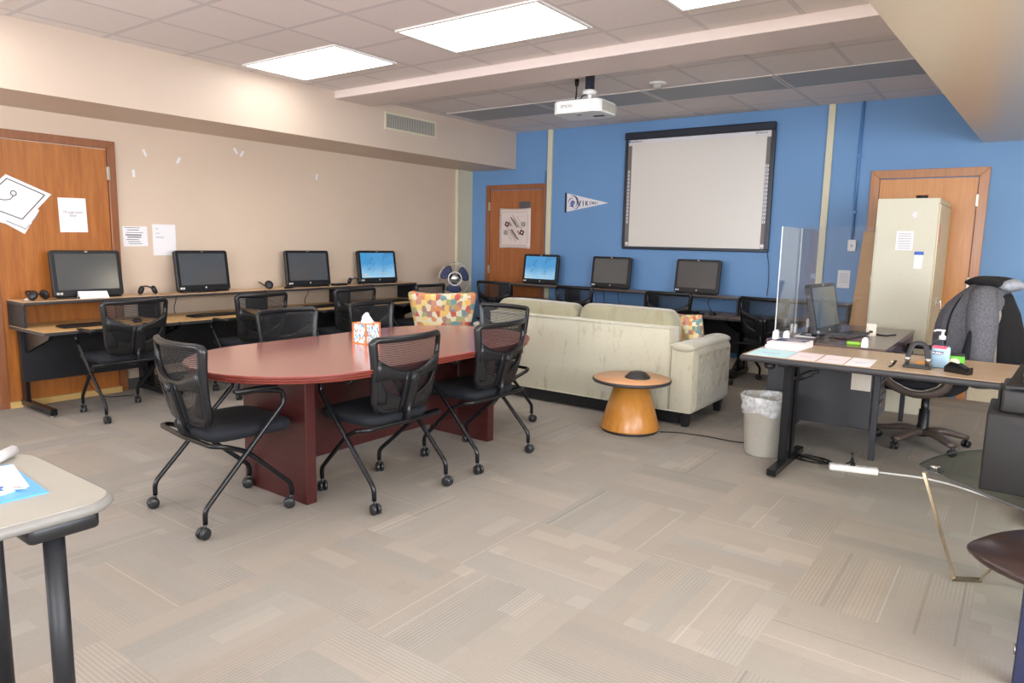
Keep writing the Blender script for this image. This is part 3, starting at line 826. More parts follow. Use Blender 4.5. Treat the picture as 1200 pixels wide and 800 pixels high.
cord('shelf_cord', [(3.17, -.2, .849), (3.05, -.25, .849), (2.95, -.18, .849), (2.86, -.24, .849), (2.74, -.22, .849)], 'loose black cord on the blue wall shelf left of the third monitor')
cord('board_cord', [(4.16, -.02, 1.33), (4.19, -.02, 1.2), (4.2, -.02, 1.0), (4.2, -.05, .86)], 'black cord running down from the whiteboard right corner')
cord('floor_cord', [(.10, -5.2, .22), (.13, -5.18, .1), (.2, -5.1, .006), (.28, -4.9, .006)], 'black cord dropping to the floor behind the first desk chair')

# ------------------------------------------------------------------ wall things
def sheet(name, cx, cz, w, h, label, cat, left=False, mat='paper', roll=0., y=-.002, group=None, th=.0015):
    t = thing(name, label, cat, (0, cx, cz) if left else (cx, 0, cz), LW if left else 0, group)
    m = M(); m.T = Matrix.Rotation(-roll, 4, 'Y'); m.box(-w/2, w/2, y-th, y, -h/2, h/2); m.build('sheet', mat, t)
    return t
def lines(t, rows, mat, y=-.0042, name='printed_lines', roll=0.):
    m = M(); m.T = Matrix.Rotation(-roll, 4, 'Y')
    for x0, x1, z, h in rows: m.box(x0, x1, y-.0004, y, z-h/2, z+h/2)
    return m.build(name, mat, t)
t = sheet('door_notice', -5.18, 1.537, .212, .28, 'white notice reading 10 page print limit on the left door', 'paper', True, y=-.0155, roll=R(1))
text('printed_text', '10 page print\nlimit', .028, 'ink_grey', t, (0, -.0178, .01))
t = sheet('wall_notice', -4.675, 1.372, .215, .175, 'small white notice with black handwriting, left of two on the tan wall', 'paper', True, roll=R(1))
lines(t, [(-.09, .04, .075, .004), (-.07, .03, .055, .005), (-.08, .07, .033, .004), (-.085, .055, .012, .009), (-.07, .05, -.008, .008), (-.08, .03, -.03, .005), (-.065, .045, -.048, .005), (-.06, .06, -.066, .004)], 'ink_black')
t = sheet('wall_notice', -4.414, 1.343, .214, .281, 'tall white faintly printed sheet, right of two on the tan wall', 'paper', True)
lines(t, [(-.08, -.05, .10, .004), (-.08, -.04, .06, .004), (-.08, -.01, .03, .003), (-.08, .0, .02, .003)], 'ink_grey')
# graduation cap sign
t = thing('cap_sign', 'white paper graduation cap cutout with black outline on the left door', 'sign', (0, -5.56, 1.63), LW)
m = M(); m.vprism([(-.10, -.18), (.02, -.255), (.135, -.065), (.09, -.03), (-.2, .0), (-.30, -.12)], -.0175, -.0155); m.build('cap_base', 'paper', t)
m = M(); m.vprism([(-.08, .20), (.228, .066), (.015, -.175), (-.32, -.04)], -.0215, -.0185); m.build('cap_board', 'paper', t)
m = M(); q = [(-.075, .168), (.178, .058), (.008, -.14), (-.27, -.03)]
for i in range(4): a, b = q[i], q[(i+1) % 4]; m.tube([(a[0], -.0225, a[1]), (b[0], -.0225, b[1])], .0032, 6)
m.tube([(-.19, -.0225, .05), (-.12, -.0225, .0), (-.06, -.0225, .01), (-.042, -.0225, .04)], .0028, 6, rad=.05)
m.tube([(-.038+.019*math.cos(a), -.0225, .058+.019*math.sin(a)) for a in [2*PI*k/16 for k in range(16)]], .003, 6, closed=True)
m.build('cap_outline', 'ink_black', t)
m = M(); m.tube([(-.10, -.0182, -.155), (.03, -.0182, -.215), (.06, -.0182, -.18)], .0035, 6); m.tube([(.075, -.0182, -.16), (.12, -.0182, -.10)], .0035, 6); m.build('base_outline', 'ink_grey', t)
for y, z, r, lab in ((-4.553, 2.108, -.35, 'tilted right, nearest above the left door corner'), (-4.245, 2.073, .5, 'tilted left, highest on the tan wall middle'), (-4.66, 1.921, -.05, 'upright, beside the left door hinge'), (-3.655, 2.225, -.6, 'left of a pair just under the soffit'), (-3.585, 2.205, .5, 'right of a pair just under the soffit'), (-2.67, 2.057, .2, 'farthest along the tan wall')):
    m = M(); m.T = Matrix.Translation((0, y, z)) @ Matrix.Rotation(LW, 4, 'Z') @ Matrix.Rotation(r, 4, 'Y'); m.box(-.011, .011, -.002, -.0005, -.032, .032)
    tag(m.build('tape_strip', 'paper'), 'scrap of white tape on the tan wall, %s' % lab, 'tape', 'tape scraps on the tan wall')
# cloth poster on the brown door
t = thing('cloth_poster', 'cream cloth poster with diagonal writing pinned on the brown door', 'poster', (.80, 0, 1.565))
m = M(); k = 12; vs = []
for i in range(k+1):
    for j in range(k+1):
        u, v = i/k*2-1, j/k*2-1; x = .265*u*(1-.03*(1-v*v)); z = .27*v-.012*(1-u*u)*(1 if v > 0 else -1)*abs(v)
        vs.append((x, -.027-.006*math.sin(5*u)*math.cos(3*v), z))
m.add(vs, [[i*(k+1)+j, (i+1)*(k+1)+j, (i+1)*(k+1)+j+1, i*(k+1)+j+1] for i in range(k) for j in range(k)], True)
o = m.build('cloth', 'cloth_cream', t); o.modifiers.new('s', 'SOLIDIFY').thickness = .001
def diag(rows, mat, nm, ang=-50):
    m = M(); m.T = Matrix.Rotation(-R(ang), 4, 'Y')
    for x0, x1, z, h in rows: m.box(x0, x1, -.0365, -.0355, z-h/2, z+h/2)
    m.build(nm, mat, t)
diag([(-.16, .02, .045, .012), (-.12, .04, .065, .006), (-.02, .16, -.045, .012), (-.04, .12, -.065, .006), (-.19, -.13, -.0, .0)], 'ink_black', 'dark_writing')
diag([(-.16, .10, .088, .006), (-.10, .16, -.088, .006), (.06, .12, .02, .03), (-.12, -.06, -.02, .03)], 'ink_red', 'red_writing')
diag([(-.1, .02, .13, .004), (-.02, .1, -.13, .004)], 'ink_grey', 'grey_writing')
m = M(); 
for sg in (-1, 1):
    for (a, b) in ((.03, .014),):
        m.T = Matrix.Translation((sg*.125, -.036, -sg*.055)) @ Matrix.Rotation(R(20), 4, 'Y')
        m.box(-.032, .032, -.001, 0, .014, .030).box(-.032, .032, -.001, 0, -.030, -.014).box(-.032, -.014, -.001, 0, -.014, .014).box(.014, .032, -.001, 0, -.014, .014)
m.build('square_emblem', 'ink_black', t)
m = M()
for sg in (-1, 1):
    c = (sg*.145, -.0365, sg*.055)
    for r in (.032, .022, .012): m.tube([(c[0]+r*math.cos(2*PI*k/20), c[1], c[2]+r*math.sin(2*PI*k/20)) for k in range(20)], .0028, 4, closed=True)
m.build('round_seal', 'ink_grey', t)
m = M()
for z in (-.225, .215): m.box(-.21, .2, -.0365, -.0355, z-.002, z+.002)
for x in (-.225, .215): m.box(x-.0015, x+.0015, -.0365, -.0355, -.2, .19)
m.build('border_line', 'ink_red', t)
# pennant
t = thing('pennant', 'white felt pennant reading VIKINGS on the blue wall', 'pennant', (1.60, 0, 1.895), 0)
m = M(); m.vprism([(0, -.115), (.60, -.012), (0, .118)], -.006, -.003); m.build('felt', 'felt_white', t)
m = M(); m.box(-.028, .0, -.008, -.002, -.125, .125); m.build('header_band', 'felt_navy', t)
for i, ch in enumerate('VIKINGS'):
    x = .185+i*.060-.0027*i*i; s = .100-.0112*i
    text('letter', ch, s, 'ink_navy', t, (x, -.0068, -.018+.0015*i), sx=.80, bold=.035*s)
text('small_writing', 'ILLINOIS WESLEYAN' if 0 else '- - - - - - -', .03, 'ink_grey', t, (.27, -.0068, .048), roll=R(-11))
m = M()
def arc(cx, cz, r, a0, a1, w, k=10): m.tube([(cx+r*math.cos(R(a0+(a1-a0)*i/k)), -.0072, cz+r*math.sin(R(a0+(a1-a0)*i/k))) for i in range(k+1)], (lambda u: w*(1.15-abs(2*u-1))), 5, flat=1)
arc(.085, .01, .075, 110, -60, .010); arc(.08, .0, .055, 200, 60, .005); arc(.09, -.01, .03, 180, -10, .006); arc(.06, -.09, .05, 120, 20, .008); arc(.125, -.03, .05, -100, 10, .006)
m.build('helmet_crest', 'ink_navy', t)
m = M(); m.T = Matrix.Translation((.085, -.0066, -.012)) @ Matrix.Rotation(PI/2, 4, 'X'); m.lathe([(.032, 0), (.032, .001), (0, .001)], seg=20); m.build('crest_face', 'ink_blue', t)

# interactive whiteboard
t = thing('whiteboard', 'large interactive whiteboard in a dark frame on the blue wall', 'whiteboard', (3.30, 0, 2.01))
Wb, Hb = .875, .682
m = M(); m.box(-Wb, Wb, -.075, -.012, Hb-.085, Hb, bev=.008).box(-Wb, Wb, -.045, -.012, -Hb, -Hb+.035, bev=.005).box(-Wb, -Wb+.035, -.045, -.012, -Hb+.035, Hb-.085).box(Wb-.045, Wb, -.05, -.012, -Hb+.035, Hb-.085)
m.build('board_frame', 'board_frame', t, bevel=.004)
M().box(-Wb+.03, Wb-.04, -.03, -.012, -Hb+.03, Hb-.07).build('board_surface', 'board_white', t)
M().box(-Wb+.035, Wb-.045, -.0315, -.030, Hb-.125, Hb-.085).build('title_strip', 'board_top', t)
for sg, x in ((-1, -Wb+.06), (1, Wb-.07)):
    c = M().box(x-.022, x+.022, -.032, -.030, -Hb+.04, Hb-.15).build('tool_strip', 'board_strip', t)
    m = M()
    for k in range(15):
        z = -Hb+.31+k*.042; m.box(x-.017, x+.005 if sg < 0 else x+.017, -.0335, -.0322, z, z+.03)
    m.box(x-.018, x+.018, -.0335, -.0322, -Hb+.05, -Hb+.085)
    m.build('icon_row', 'board_top', t)
    m = M()
    for k in range(15):
        z = -Hb+.31+k*.042; m.box(x-.009, x-.001 if sg < 0 else x+.006, -.0342, -.0336, z+.01, z+.02)
    m.build('icon_marks', 'ink_black', t)
text('board_lettering', 'StarBoard', .034, 'ink_black', t, (-Wb+.135, -.0322, Hb-.105))
text('board_lettering', 'HITACHI', .032, 'ink_black', t, (Wb-.155, -.0322, Hb-.105))
M().box(-Wb+.04, -Wb+.06, -.0335, -.0322, Hb-.115, Hb-.09).build('emblem', 'label_blue', t)
# switch and paper near it
t = thing('light_switch', 'white light switch plate on the blue wall below a blue conduit', 'light switch', (4.995, 0, 1.42))
M().box(-.038, .038, -.036, 0, -.058, .058, bev=.004).build('switch_box', 'white_plastic', t)
M().box(-.006, .006, -.048, -.034, -.014, .010).build('toggle', 'bin_beige', t)
t = sheet('wall_paper', 4.94, 1.08, .115, .18, 'pale bluish sheet on the blue wall behind the clear screen', 'paper', mat='paper')
lines(t, [(-.04, .04, .05-.02*k, .003) for k in range(5)], 'ink_grey')

# ------------------------------------------------------------------ projector
t = thing('projector', 'white EPSON projector hanging from the ceiling', 'projector', (3.25, -2.34, H))
# body: long side faces the camera side; local frame turned to match
B0 = Matrix.Translation((-.03, -.02, -.285)) @ Matrix.Rotation(R(3), 4, 'Z') @ Matrix.Diagonal((1.27, 1.22, 1.05, 1))
m = M(); m.T = B0; pl = []
for x, y in rrect(.36, .30, .06, 6): pl.append((x, y+.0))
m.loft([[(x*k, y*k, z) for x, y in pl] for z, k in ((-.052, .97), (-.046, 1), (.042, 1), (.05, .96), (.052, .9))], smooth=False); m.build('projector_body', 'white_enamel', t, bevel=.002)
m = M(); m.T = B0
for i in range(14): y = -.105+i*.0165; m.box(.179, .1825, y, y+.009, -.036, .034)
m.build('vent_grille', 'bin_beige', t)
m = M(); m.T = B0; m.box(.05, .13, .02, .06, -.0545, -.0515).box(-.03, .0, -.06, -.045, -.0545, -.0515); m.build('underside_slots', 'ink_black', t)
m = M(); m.T = B0 @ Matrix.Translation((.10, .155, 0)) @ Matrix.Rotation(-PI/2, 4, 'X'); m.lathe([(.035, -.02), (.035, .012), (.028, .014), (.026, .004), (0, .004)], seg=24); m.build('lens', 'black_gloss', t)
text('brand_lettering', 'EPSON', .036, 'ink_grey', t, (-.10, -.210, -.283), rot=Matrix.Rotation(R(3), 4, 'Z'))
m = M(); m.box(-.07, .07, -.05, .05, -.232, -.218, bev=.004); m.tube([(-.06, 0, -.21), (.06, 0, -.21)], .016, 10); m.box(-.10, .10, -.008, .008, -.215, -.2)
m.lathe([(.055, -.165), (.062, -.155), (.062, -.135), (.05, -.125), (.03, -.12)], (.0, 0, 0), 20)
m.tube([(0, 0, -.21), (0, 0, -.15)], .02, 10); m.build('mount_bracket', 'white_enamel', t)
M().box(-.03, .03, -.03, .03, -.13, -.001).build('ceiling_pole', 'board_frame', t, bevel=.003)
m = M(); m.tube([(-.18, .08, 0), (-.18, .08, -.12), (-.18, .06, -.2), (-.17, .04, -.232)], .007, 8, rad=.05); m.tube([(-.2, .02, -.225), (-.15, .0, -.205), (-.1, .0, -.20), (-.06, -.02, -.17), (.0, -.05, -.16)], .006, 8, rad=.04)
m.lathe([(.014, -.06), (.02, -.03), (.02, 0)], (-.18, .08, 0), 12); m.build('projector_cable', 'cord_black', t)

# ------------------------------------------------------------------ fan
t = thing('pedestal_fan', 'round fan with blue blades in the corner between the desks', 'fan', (.44, -.84, 0), R(45))
FZ = .90
m = M(); m.lathe([(.17, 0), (.17, .012), (.06, .03), (.02, .045)], seg=28); m.build('fan_base', 'white_plastic', t)
M().tube([(0, 0, .03), (0, 0, FZ-.05)], .014, 10).build('fan_pole', 'white_plastic', t)
m = M(); m.T = Matrix.Translation((0, 0, FZ)) @ Matrix.Rotation(PI/2, 4, 'X')
m.lathe([(0, -.16), (.045, -.15), (.055, -.09), (.05, -.04), (.02, -.035)], seg=20); m.build('fan_motor', 'white_plastic', t)
FT = Matrix.Translation((0, -.02, FZ)) @ Matrix.Rotation(PI/2, 4, 'X')
m = M(); m.T = FT
for zz, rr in ((-.05, .205), (.03, .205)): m.tube([(rr*math.cos(2*PI*k/40), rr*math.sin(2*PI*k/40), zz*.5) for k in range(40)], .004, 6, closed=True)
for k in range(44):
    a = 2*PI*k/44
    for s_ in (1, -1): m.tube([(.055*math.cos(a), .055*math.sin(a), s_*.045), (.14*math.cos(a+.1), .14*math.sin(a+.1), s_*.042), (.205*math.cos(a+.2), .205*math.sin(a+.2), s_*.012)], .0011, 4)
m.build('fan_cage', 'steel', t)
m = M(); m.T = FT
m.tube([(.085*math.cos(2*PI*k/30), .085*math.sin(2*PI*k/30), .047) for k in range(30)], .007, 6, closed=True, flat=.5); m.build('hub_ring', 'white_plastic', t)
m = M(); m.T = FT; m.lathe([(0, .062), (.02, .06), (.045, .052), (.055, .046)][::-1], seg=24); m.build('hub_badge', 'steel', t)
for b_ in range(3):
    m = M(); m.T = FT @ Matrix.Rotation(2*PI*b_/3+R(25), 4, 'Z'); vs = []; nr, na = 8, 8
    for i in range(nr+1):
        r = .03+.155*i/nr; wd = (.25+.42*math.sin(PI*min(1, (i+1)/nr)*.62))
        for j in range(na+1):
            a = (j/na-.5)*2*wd*(1 if i < nr else .8); vs.append((r*math.cos(a), r*math.sin(a), .018*(j/na-.5)*2))
    m.add(vs, [[i*(na+1)+j, (i+1)*(na+1)+j, (i+1)*(na+1)+j+1, i*(na+1)+j+1] for i in range(nr) for j in range(na)], True)
    o = m.build('fan_blade', 'ink_navy', t); o.modifiers.new('s', 'SOLIDIFY').thickness = .002

# ------------------------------------------------------------------ patterned armchair (seen from behind)
t = thing('armchair', 'multicoloured patchwork slipper armchair behind the conference table', 'armchair', (1.86, -2.62, 0), R(37))
# local: faces +y, back panel near y = -.3
m = M(); rings = []
for z, w, y in ((.40, .235, -.285), (.55, .255, -.30), (.70, .285, -.325), (.82, .31, -.35), (.865, .318, -.362), (.885, .312, -.362), (.895, .29, -.355)):
    rr = []
    for k in range(13):
        u = k/12*2-1; dz = (.022*u*u if z > .8 else 0); rr.append((w*u, y+.05*u*u-.045, z+dz))
    for k in range(13):
        u = 1-k/12*2; dz = (.022*u*u if z > .8 else 0); rr.append((w*u*.96, y+.05*u*u+.045, z+dz))
    rings.append(rr)
m.loft(rings); m.build('backrest', 'patchwork_fabric', t)
m = M(); m.box(-.28, .28, -.27, .32, .27, .45, bev=.04, seg=3); m.build('seat_cushion', 'patchwork_fabric', t)
m = M(); m.box(-.26, .26, -.30, .29, .20, .28, bev=.02); m.build('seat_base', 'patchwork_fabric', t)
for x in (-.22, .22):
    for y in (-.26, .25): M().lathe([(.013, 0), (.022, .2)], (x, y, 0), 12).build('leg', 'black_plastic', t)

# ------------------------------------------------------------------ sofa
t = thing('sofa', 'pale sage velvet sofa seen from behind with tufted arms', 'sofa', (3.405, -2.755, 0))
# local: x -1.075..1.075, rear face y=0, front y=.80 ; feet .11
SX = 1.075
m = M(); m.box(-SX+.19, SX-.19, 0, .17, .11, .768, bev=.02, seg=2); m.build('sofa_back', 'sofa_velvet', t)
m = M(); m.tube([(-SX+.2, .0, .757), (SX-.2, .0, .757)], .008, 8); m.tube([(-SX+.02, -.002, .12), (SX-.02, -.002, .12)], .006, 8)
m.tube([(SX-.19, -.001, .757), (SX-.19, -.001, .12)], .004, 6); m.build('piping', 'sofa_velvet', t)
m = M(); m.box(-SX+.19, SX-.19, .17, .80, .11, .30, bev=.02, seg=2); m.build('seat_base', 'sofa_velvet', t)
for sg in (-1, 1):
    xo = sg*(SX-.095)
    m = M(); m.box(xo-.095, xo+.095, .0, .78, .11, .615, bev=.018, seg=2); arm_ = m.build('arm', 'sofa_velvet', t)
    m = M(); 
    rings = []
    for y, k in ((-.012, .85), (.0, 1), (.2, 1), (.4, 1), (.6, 1), (.785, 1), (.80, .85)):
        rings.append([(xo+.101*k*math.cos(2*PI*j/16)*(1.0), y, .622+.035*k*math.sin(2*PI*j/16)) for j in range(16)])
    m.loft(rings); m.build('arm_roll', 'sofa_velvet', t)
    # deep buttoned outer face: a dense sheet dented at every button, creased along the diamonds
    bt = [(.09+c_*.15+(0 if r_ % 2 == 0 else .075), .53-.125*r_) for r_ in range(3) for c_ in range(5 if r_ % 2 == 0 else 4)]
    segs = [(p, q) for p in bt for q in bt if p < q and abs(abs(p[0]-q[0])-.075) < .01 and abs(abs(p[1]-q[1])-.125) < .01]
    def dent(y, z):
        d = 0.
        for p in bt: d = max(d, math.exp(-((y-p[0])**2+(z-p[1])**2)/.00045))
        for p, q in segs:
            vx, vz = q[0]-p[0], q[1]-p[1]; L2 = vx*vx+vz*vz; u = max(0, min(1, ((y-p[0])*vx+(z-p[1])*vz)/L2))
            dd = (y-p[0]-u*vx)**2+(z-p[1]-u*vz)**2; d = max(d, (.10+.75*abs(2*u-1)**2.2)*math.exp(-dd/.00007))
        return d
    ny, nz = 96, 60; vs = []
    for i in range(ny+1):
        for j in range(nz+1):
            y = .012+.756*i/ny; z = .122+.478*j/nz; e = min(1, min(i, ny-i)/4, min(j, nz-j)/4)
            vs.append((xo+sg*(.094+e*.024*(1-dent(y, z))), y, z))
    m = M(); m.add(vs, [[i*(nz+1)+j, (i+1)*(nz+1)+j, (i+1)*(nz+1)+j+1, i*(nz+1)+j+1] for i in range(ny) for j in range(nz)], True, flip=sg < 0)
    o_ = m.build('tufted_panel', 'sofa_velvet', arm_)
    for y, z in bt:
        m = M(); m.T = Matrix.Translation((xo+sg*.0965, y, z)) @ Matrix.Rotation(sg*PI/2, 4, 'Y')
        m.lathe([(.011, -.004), (.010, .002), (.005, .004), (0, .005)], seg=12); m.build('tuft_button', 'tuft_shade_taupe', arm_)
for i, (x0, x1) in enumerate(((-.88, -.005), (.005, .88))):
    m = M(); rings = []
    for k, (y, f) in enumerate(((.10, .86), (.12, .97), (.19, 1.0), (.30, .97), (.33, .86))):
        w = (x1-x0)/2; c = (x0+x1)/2; rr = []
        for x, z in rrect(2*w*f, .44*f, .09, 6):
            sag = .055*(1-(x/w)**2)+.014*math.sin(7*x/w+i*2) if z > 0 else 0; droop = -.05*max(0, (x*(1 if i else -1))/w-.6) if z > 0 else 0
            rr.append((c+x, y-.05+.0*z, .668+z-.016+sag*.9+droop))
        rings.append(rr)
    m.loft(rings); m.build('back_cushion', 'velvet_nap', t, sub=1)
    m = M(); m.box(x0+.005, x1-.005, .28, .82, .30, .44, bev=.04, seg=3); m.build('seat_cushion', 'sofa_velvet', t)
for x in (-SX+.06, SX-.06):
    for y in (.05, .74):
        m = M(); m.loft([[(x+a*k, y+b*k, z) for a, b in ((-.03, -.03), (.03, -.03), (.03, .03), (-.03, .03))] for z, k in ((0, .75), (.112, 1.15))], smooth=False); m.build('leg', 'black_plastic', t)
M().box(-SX+.12, SX-.12, .05, .07, .012, .112).build('base_rail', 'black_plastic', t)
t = thing('throw_pillow', 'orange and yellow patchwork throw pillow against the right sofa arm', 'pillow', (4.20, -2.22, .445), R(-14))
m = M(); m.T = Matrix.Rotation(R(14), 4, 'X'); k = 16
for sd in (-1, 1):
    vs = []
    for i in range(k+1):
        for j in range(k+1):
            u, v = i/k*2-1, j/k*2-1; th = sd*.085*((1-u**4)*(1-v**4))**.6; pin = 1-.07*(1-u*u)*abs(v)**3-.0*v; pin2 = 1-.07*(1-v*v)*abs(u)**3
            vs.append((.205*u*pin2, th, .205+.205*v*pin))
    m.add(vs, [[i*(k+1)+j, (i+1)*(k+1)+j, (i+1)*(k+1)+j+1, i*(k+1)+j+1] for i in range(k) for j in range(k)], True, flip=sd > 0)
m.build('pillow_cover', 'pillow_fabric', t)

# ------------------------------------------------------------------ round side table
t = thing('side_table', 'round maple side table with a cone base behind the sofa', 'side table', (4.13, -3.075, 0))
m = M(); m.lathe([(0, .372), (.27, .372), (.292, .378), (.295, .388), (.292, .397), (.285, .40)], seg=48); m.build('tabletop_edge', 'edge_dark', t)
M().lathe([(.284, .3995), (.284, .4015), (0, .4015)], seg=48).build('tabletop', 'maple_top', t)
m = M(); m.lathe([(.222, .022), (.222, .03), (.122, .372)], seg=48); m.build('cone_base', 'maple', t)
M().lathe([(.205, 0), (.21, .022)], seg=40).build('plinth', 'edge_dark', t)
t = thing('dome_hub', 'dark grey faceted dome hub sitting on the round maple table', 'hub', (4.165, -3.05, .4015))
m = M(); m.lathe([(.098, 0), (.094, .012), (.060, .042), (.028, .05), (0, .05)], seg=10, smooth=False); m.build('dome', 'printer_grey', t)
m = M(); m.T = Matrix.Rotation(R(-66), 4, 'Z') @ Matrix.Translation((.083, 0, .024)) @ Matrix.Rotation(R(50), 4, 'Y'); m.box(-.012, .012, -.016, .016, -.002, .003); m.box(-.006, .004, -.008, -.004, .003, .0042).box(-.006, .004, .004, .008, .003, .0042); m.build('outlet', 'caster_grey', t)

# ------------------------------------------------------------------ waste bin
t = thing('waste_bin', 'beige waste bin with clear liner beside the brown table leg', 'waste bin', (5.125, -2.96, 0))
t.location = (5.115, -3.03, 0)
m = M(); m.lathe([(.0, .005), (.118, .0), (.124, .01), (.152, .385), (.158, .39), (.158, .40), (.148, .40), (.12, .02), (0, .02)], seg=40); m.build('bin_body', 'bin_beige', t)
m = M(); k = 48; rings = []
for z, r in ((.29, .152), (.31, .158), (.35, .160), (.395, .165), (.408, .160), (.40, .148), (.36, .142), (.28, .135)):
    rings.append([((r+.005*math.sin(5*a+z*70)+.003*math.sin(11*a))*math.cos(a), (r+.005*math.sin(5*a+z*70))*math.sin(a), z+.010*math.sin(4*a+2)*(1 if z < .3 else .3)) for a in [2*PI*j/k for j in range(k)]])
m.loft(rings, caps=False); m.build('bin_liner', 'bag_film', t)
t = thing('cabinet_thing', '', '') if 0 else None

# ------------------------------------------------------------------ dark desk behind, and its pedestal
t = thing('office_desk', 'dark walnut office desk behind the clear screen with grey steel body', 'desk', (5.0, -2.755, 0))
M().box(0, .76, 0, 1.42, .715, .75).build('desktop', 'dark_walnut', t, bevel=.003)
M().box(.0, .02, .02, 1.40, .60, .715).build('apron', 'mahogany_panel', t); M().box(.74, .757, .02, 1.40, .63, .715).build('apron', 'mahogany_panel', t)
M().box(.02, .70, .03, .05, .20, .714).build('front_panel', 'grey_steel_dark', t, bevel=.003)
M().box(.025, .14, .052, .62, .06, .714).build('side_cabinet', 'grey_steel', t, bevel=.004)
m = M(); m.box(.52, .70, .052, .62, .22, .714); c = m.build('drawer_pedestal', 'grey_steel', t, bevel=.004)
for z0, z1 in ((.23, .38), (.39, .53), (.54, .70)):
    d = M().box(.70, .708, .07, .60, z0, z1).build('drawer', 'grey_steel', t, bevel=.002)
    M().box(.708, .725, .25, .42, z1-.05, z1-.03, bev=.004).build('drawer_pull', 'steel', d)
for x, y in ((.71, .02), (.71, 1.36), (.02, 1.36)): M().box(x, x+.035, y, y+.03, 0, .715).build('leg', 'grey_steel_dark', t, bevel=.002)
M().box(.57, .69, .0275, .0295, .46, .575).build('taped_sheet', 'paper_cream', t)

# brown table in front
t = thing('folding_table', 'brown laminate work table with black edge and crank, in front of the clear screen', 'table', (5.07, -3.53, 0))
M().box(.0, 1.62, 0, .76, .70, .737, bev=.012, seg=2).build('table_edge', 'edge_dark', t)
M().box(.012, 1.608, .016, .748, .7365, .740).build('tabletop', 'brown_laminate', t)
for x in (.24, 1.54):
    m = M(); m.box(x-.028, x+.028, .0 if x < 1 else .05, .66, .012, .055, bev=.004); f = m.build('foot', 'black_metal', t)
    for y in (.25, .37): M().box(x-.025, x+.025, y-.033, y+.033, .055, .70, bev=.003).build('post', 'black_metal', t)
    M().box(x-.03, x+.03, .08, .68, .675, .70).build('support_rail', 'black_metal', t)
m = M(); m.tube([(.30, .14, .60), (.36, .12, .645), (.44, .11, .67)], .011, 8, rad=.02); m.lathe([(.018, 0), (.02, .02), (.02, .07), (.014, .08)], (.0, 0, 0), 12) if 0 else None
m.tube([(.40, .12, .655), (.33, .12, .615)], .02, 8); m.build('crank_handle', 'plum_black', t)
M().lathe([(.035, .69), (.03, .66), (.012, .65)][::-1], (.16, .1, 0), 16).build('knob', 'black_plastic', t)

# acrylic screen with feet
t = thing('acrylic_screen', 'clear acrylic sneeze guard standing on the dark office desk', 'clear screen', (5.05, -2.72, .75))
M().box(0.004, .59, -.003, .003, .012, .785).build('front_pane', 'acrylic', t)
M().box(-.003, .003, 0, .52, .012, .785).build('side_pane', 'acrylic', t)
M().box(-.003, .003, .526, 1.04, .012, .785).build('side_pane', 'acrylic', t)
for y in (.520, -.003): M().box(-.0035, .0035, y, y+.006, .012, .785).build('joint_strip', 'acrylic_edge', t)
for x, y, r in ((.008, -.0, 0), (.08, 0, 0), (.60-.02, 0, 0), (0, .5, 1), (0, .98, 1)):
    m = M(); m.T = Matrix.Translation((x, y, 0)) @ Matrix.Rotation(r*PI/2, 4, 'Z')
    m.vprism([(-.02, 0), (.02, 0), (.017, .05), (.008, .065), (-.008, .065), (-.017, .05)], -.022, -.004)
    m.vprism([(-.02, 0), (.02, 0), (.017, .05), (.008, .065), (-.008, .065), (-.017, .05)], .004, .022)
    m.build('screen_foot', 'white_plastic', t, bevel=.003)

# ------------------------------------------------------------------ computer and things on the dark desk
make_pc((5.285, -2.22), R(90-6), 'all-in-one computer seen from its side on the dark desk', False, .75, group='office computers', tilt=12)
def slab(name, x, y, z, w, d, h, rz, mat, label, cat, group=None):
    o = M().box(-w/2, w/2, -d/2, d/2, 0, h).build(name, mat, None, loc=(x, y, z), rz=rz); return tag(o, label, cat, group)
t = thing('highlighter', 'lime green highlighter lying behind the clear screen foot', 'highlighter', (5.555, -2.64, .75), R(5))
M().box(-.05, .03, -.012, .012, 0, .022, bev=.005).build('barrel', 'lime', t); M().box(.03, .055, -.009, .009, .003, .019, bev=.004).build('marker_cap', 'lime', t)
t = thing('card_holder', 'cream desk calendar holder standing on the dark desk', 'desk calendar', (5.545, -1.98, .75), R(8))
m = M(); m.vprism([(-.035, 0), (.035, 0), (.032, .012), (-.032, .012)], -.03, .03); m.add(*side([(-.02, .01), (.025, .01), (.03, .085), (.024, .085)], -.033, .033)); m.build('holder', 'paper_cream', t)
m = M(); m.tube([(-.012, -.022, .03), (.012, -.022, .03)], .008, 8); m.build('ring_binding', 'caster_grey', t)
slab('phone', 5.63, -1.86, .75, .08, .14, .008, R(-20), 'black_gloss', 'flat dark phone lying right of the desk calendar holder', 'phone')
t = thing('cup', 'small white cup behind the computer on the dark desk', 'cup', (5.22, -1.78, .75))
M().lathe([(.022, 0), (.028, .06), (.026, .06), (.02, .004), (0, .004)], seg=20).build('cup_body', 'white_plastic', t)
tag(M().tube([(5.22, -1.78, .757), (5.235, -1.77, .85)], .003, 6).build('pen', 'label_blue'), 'blue pen standing in the small white cup behind the computer', 'pen')
t = thing('paper_tray', 'white papers lying by the side pane of the clear screen', 'papers', (5.17, -2.36, .75), R(6))
M().box(-.05, .09, -.1, .1, 0, .006).build('top_sheet', 'paper', t); M().box(-.06, .08, -.11, .09, -.0, .003).build('bottom_sheet', 'paper_cream', t)

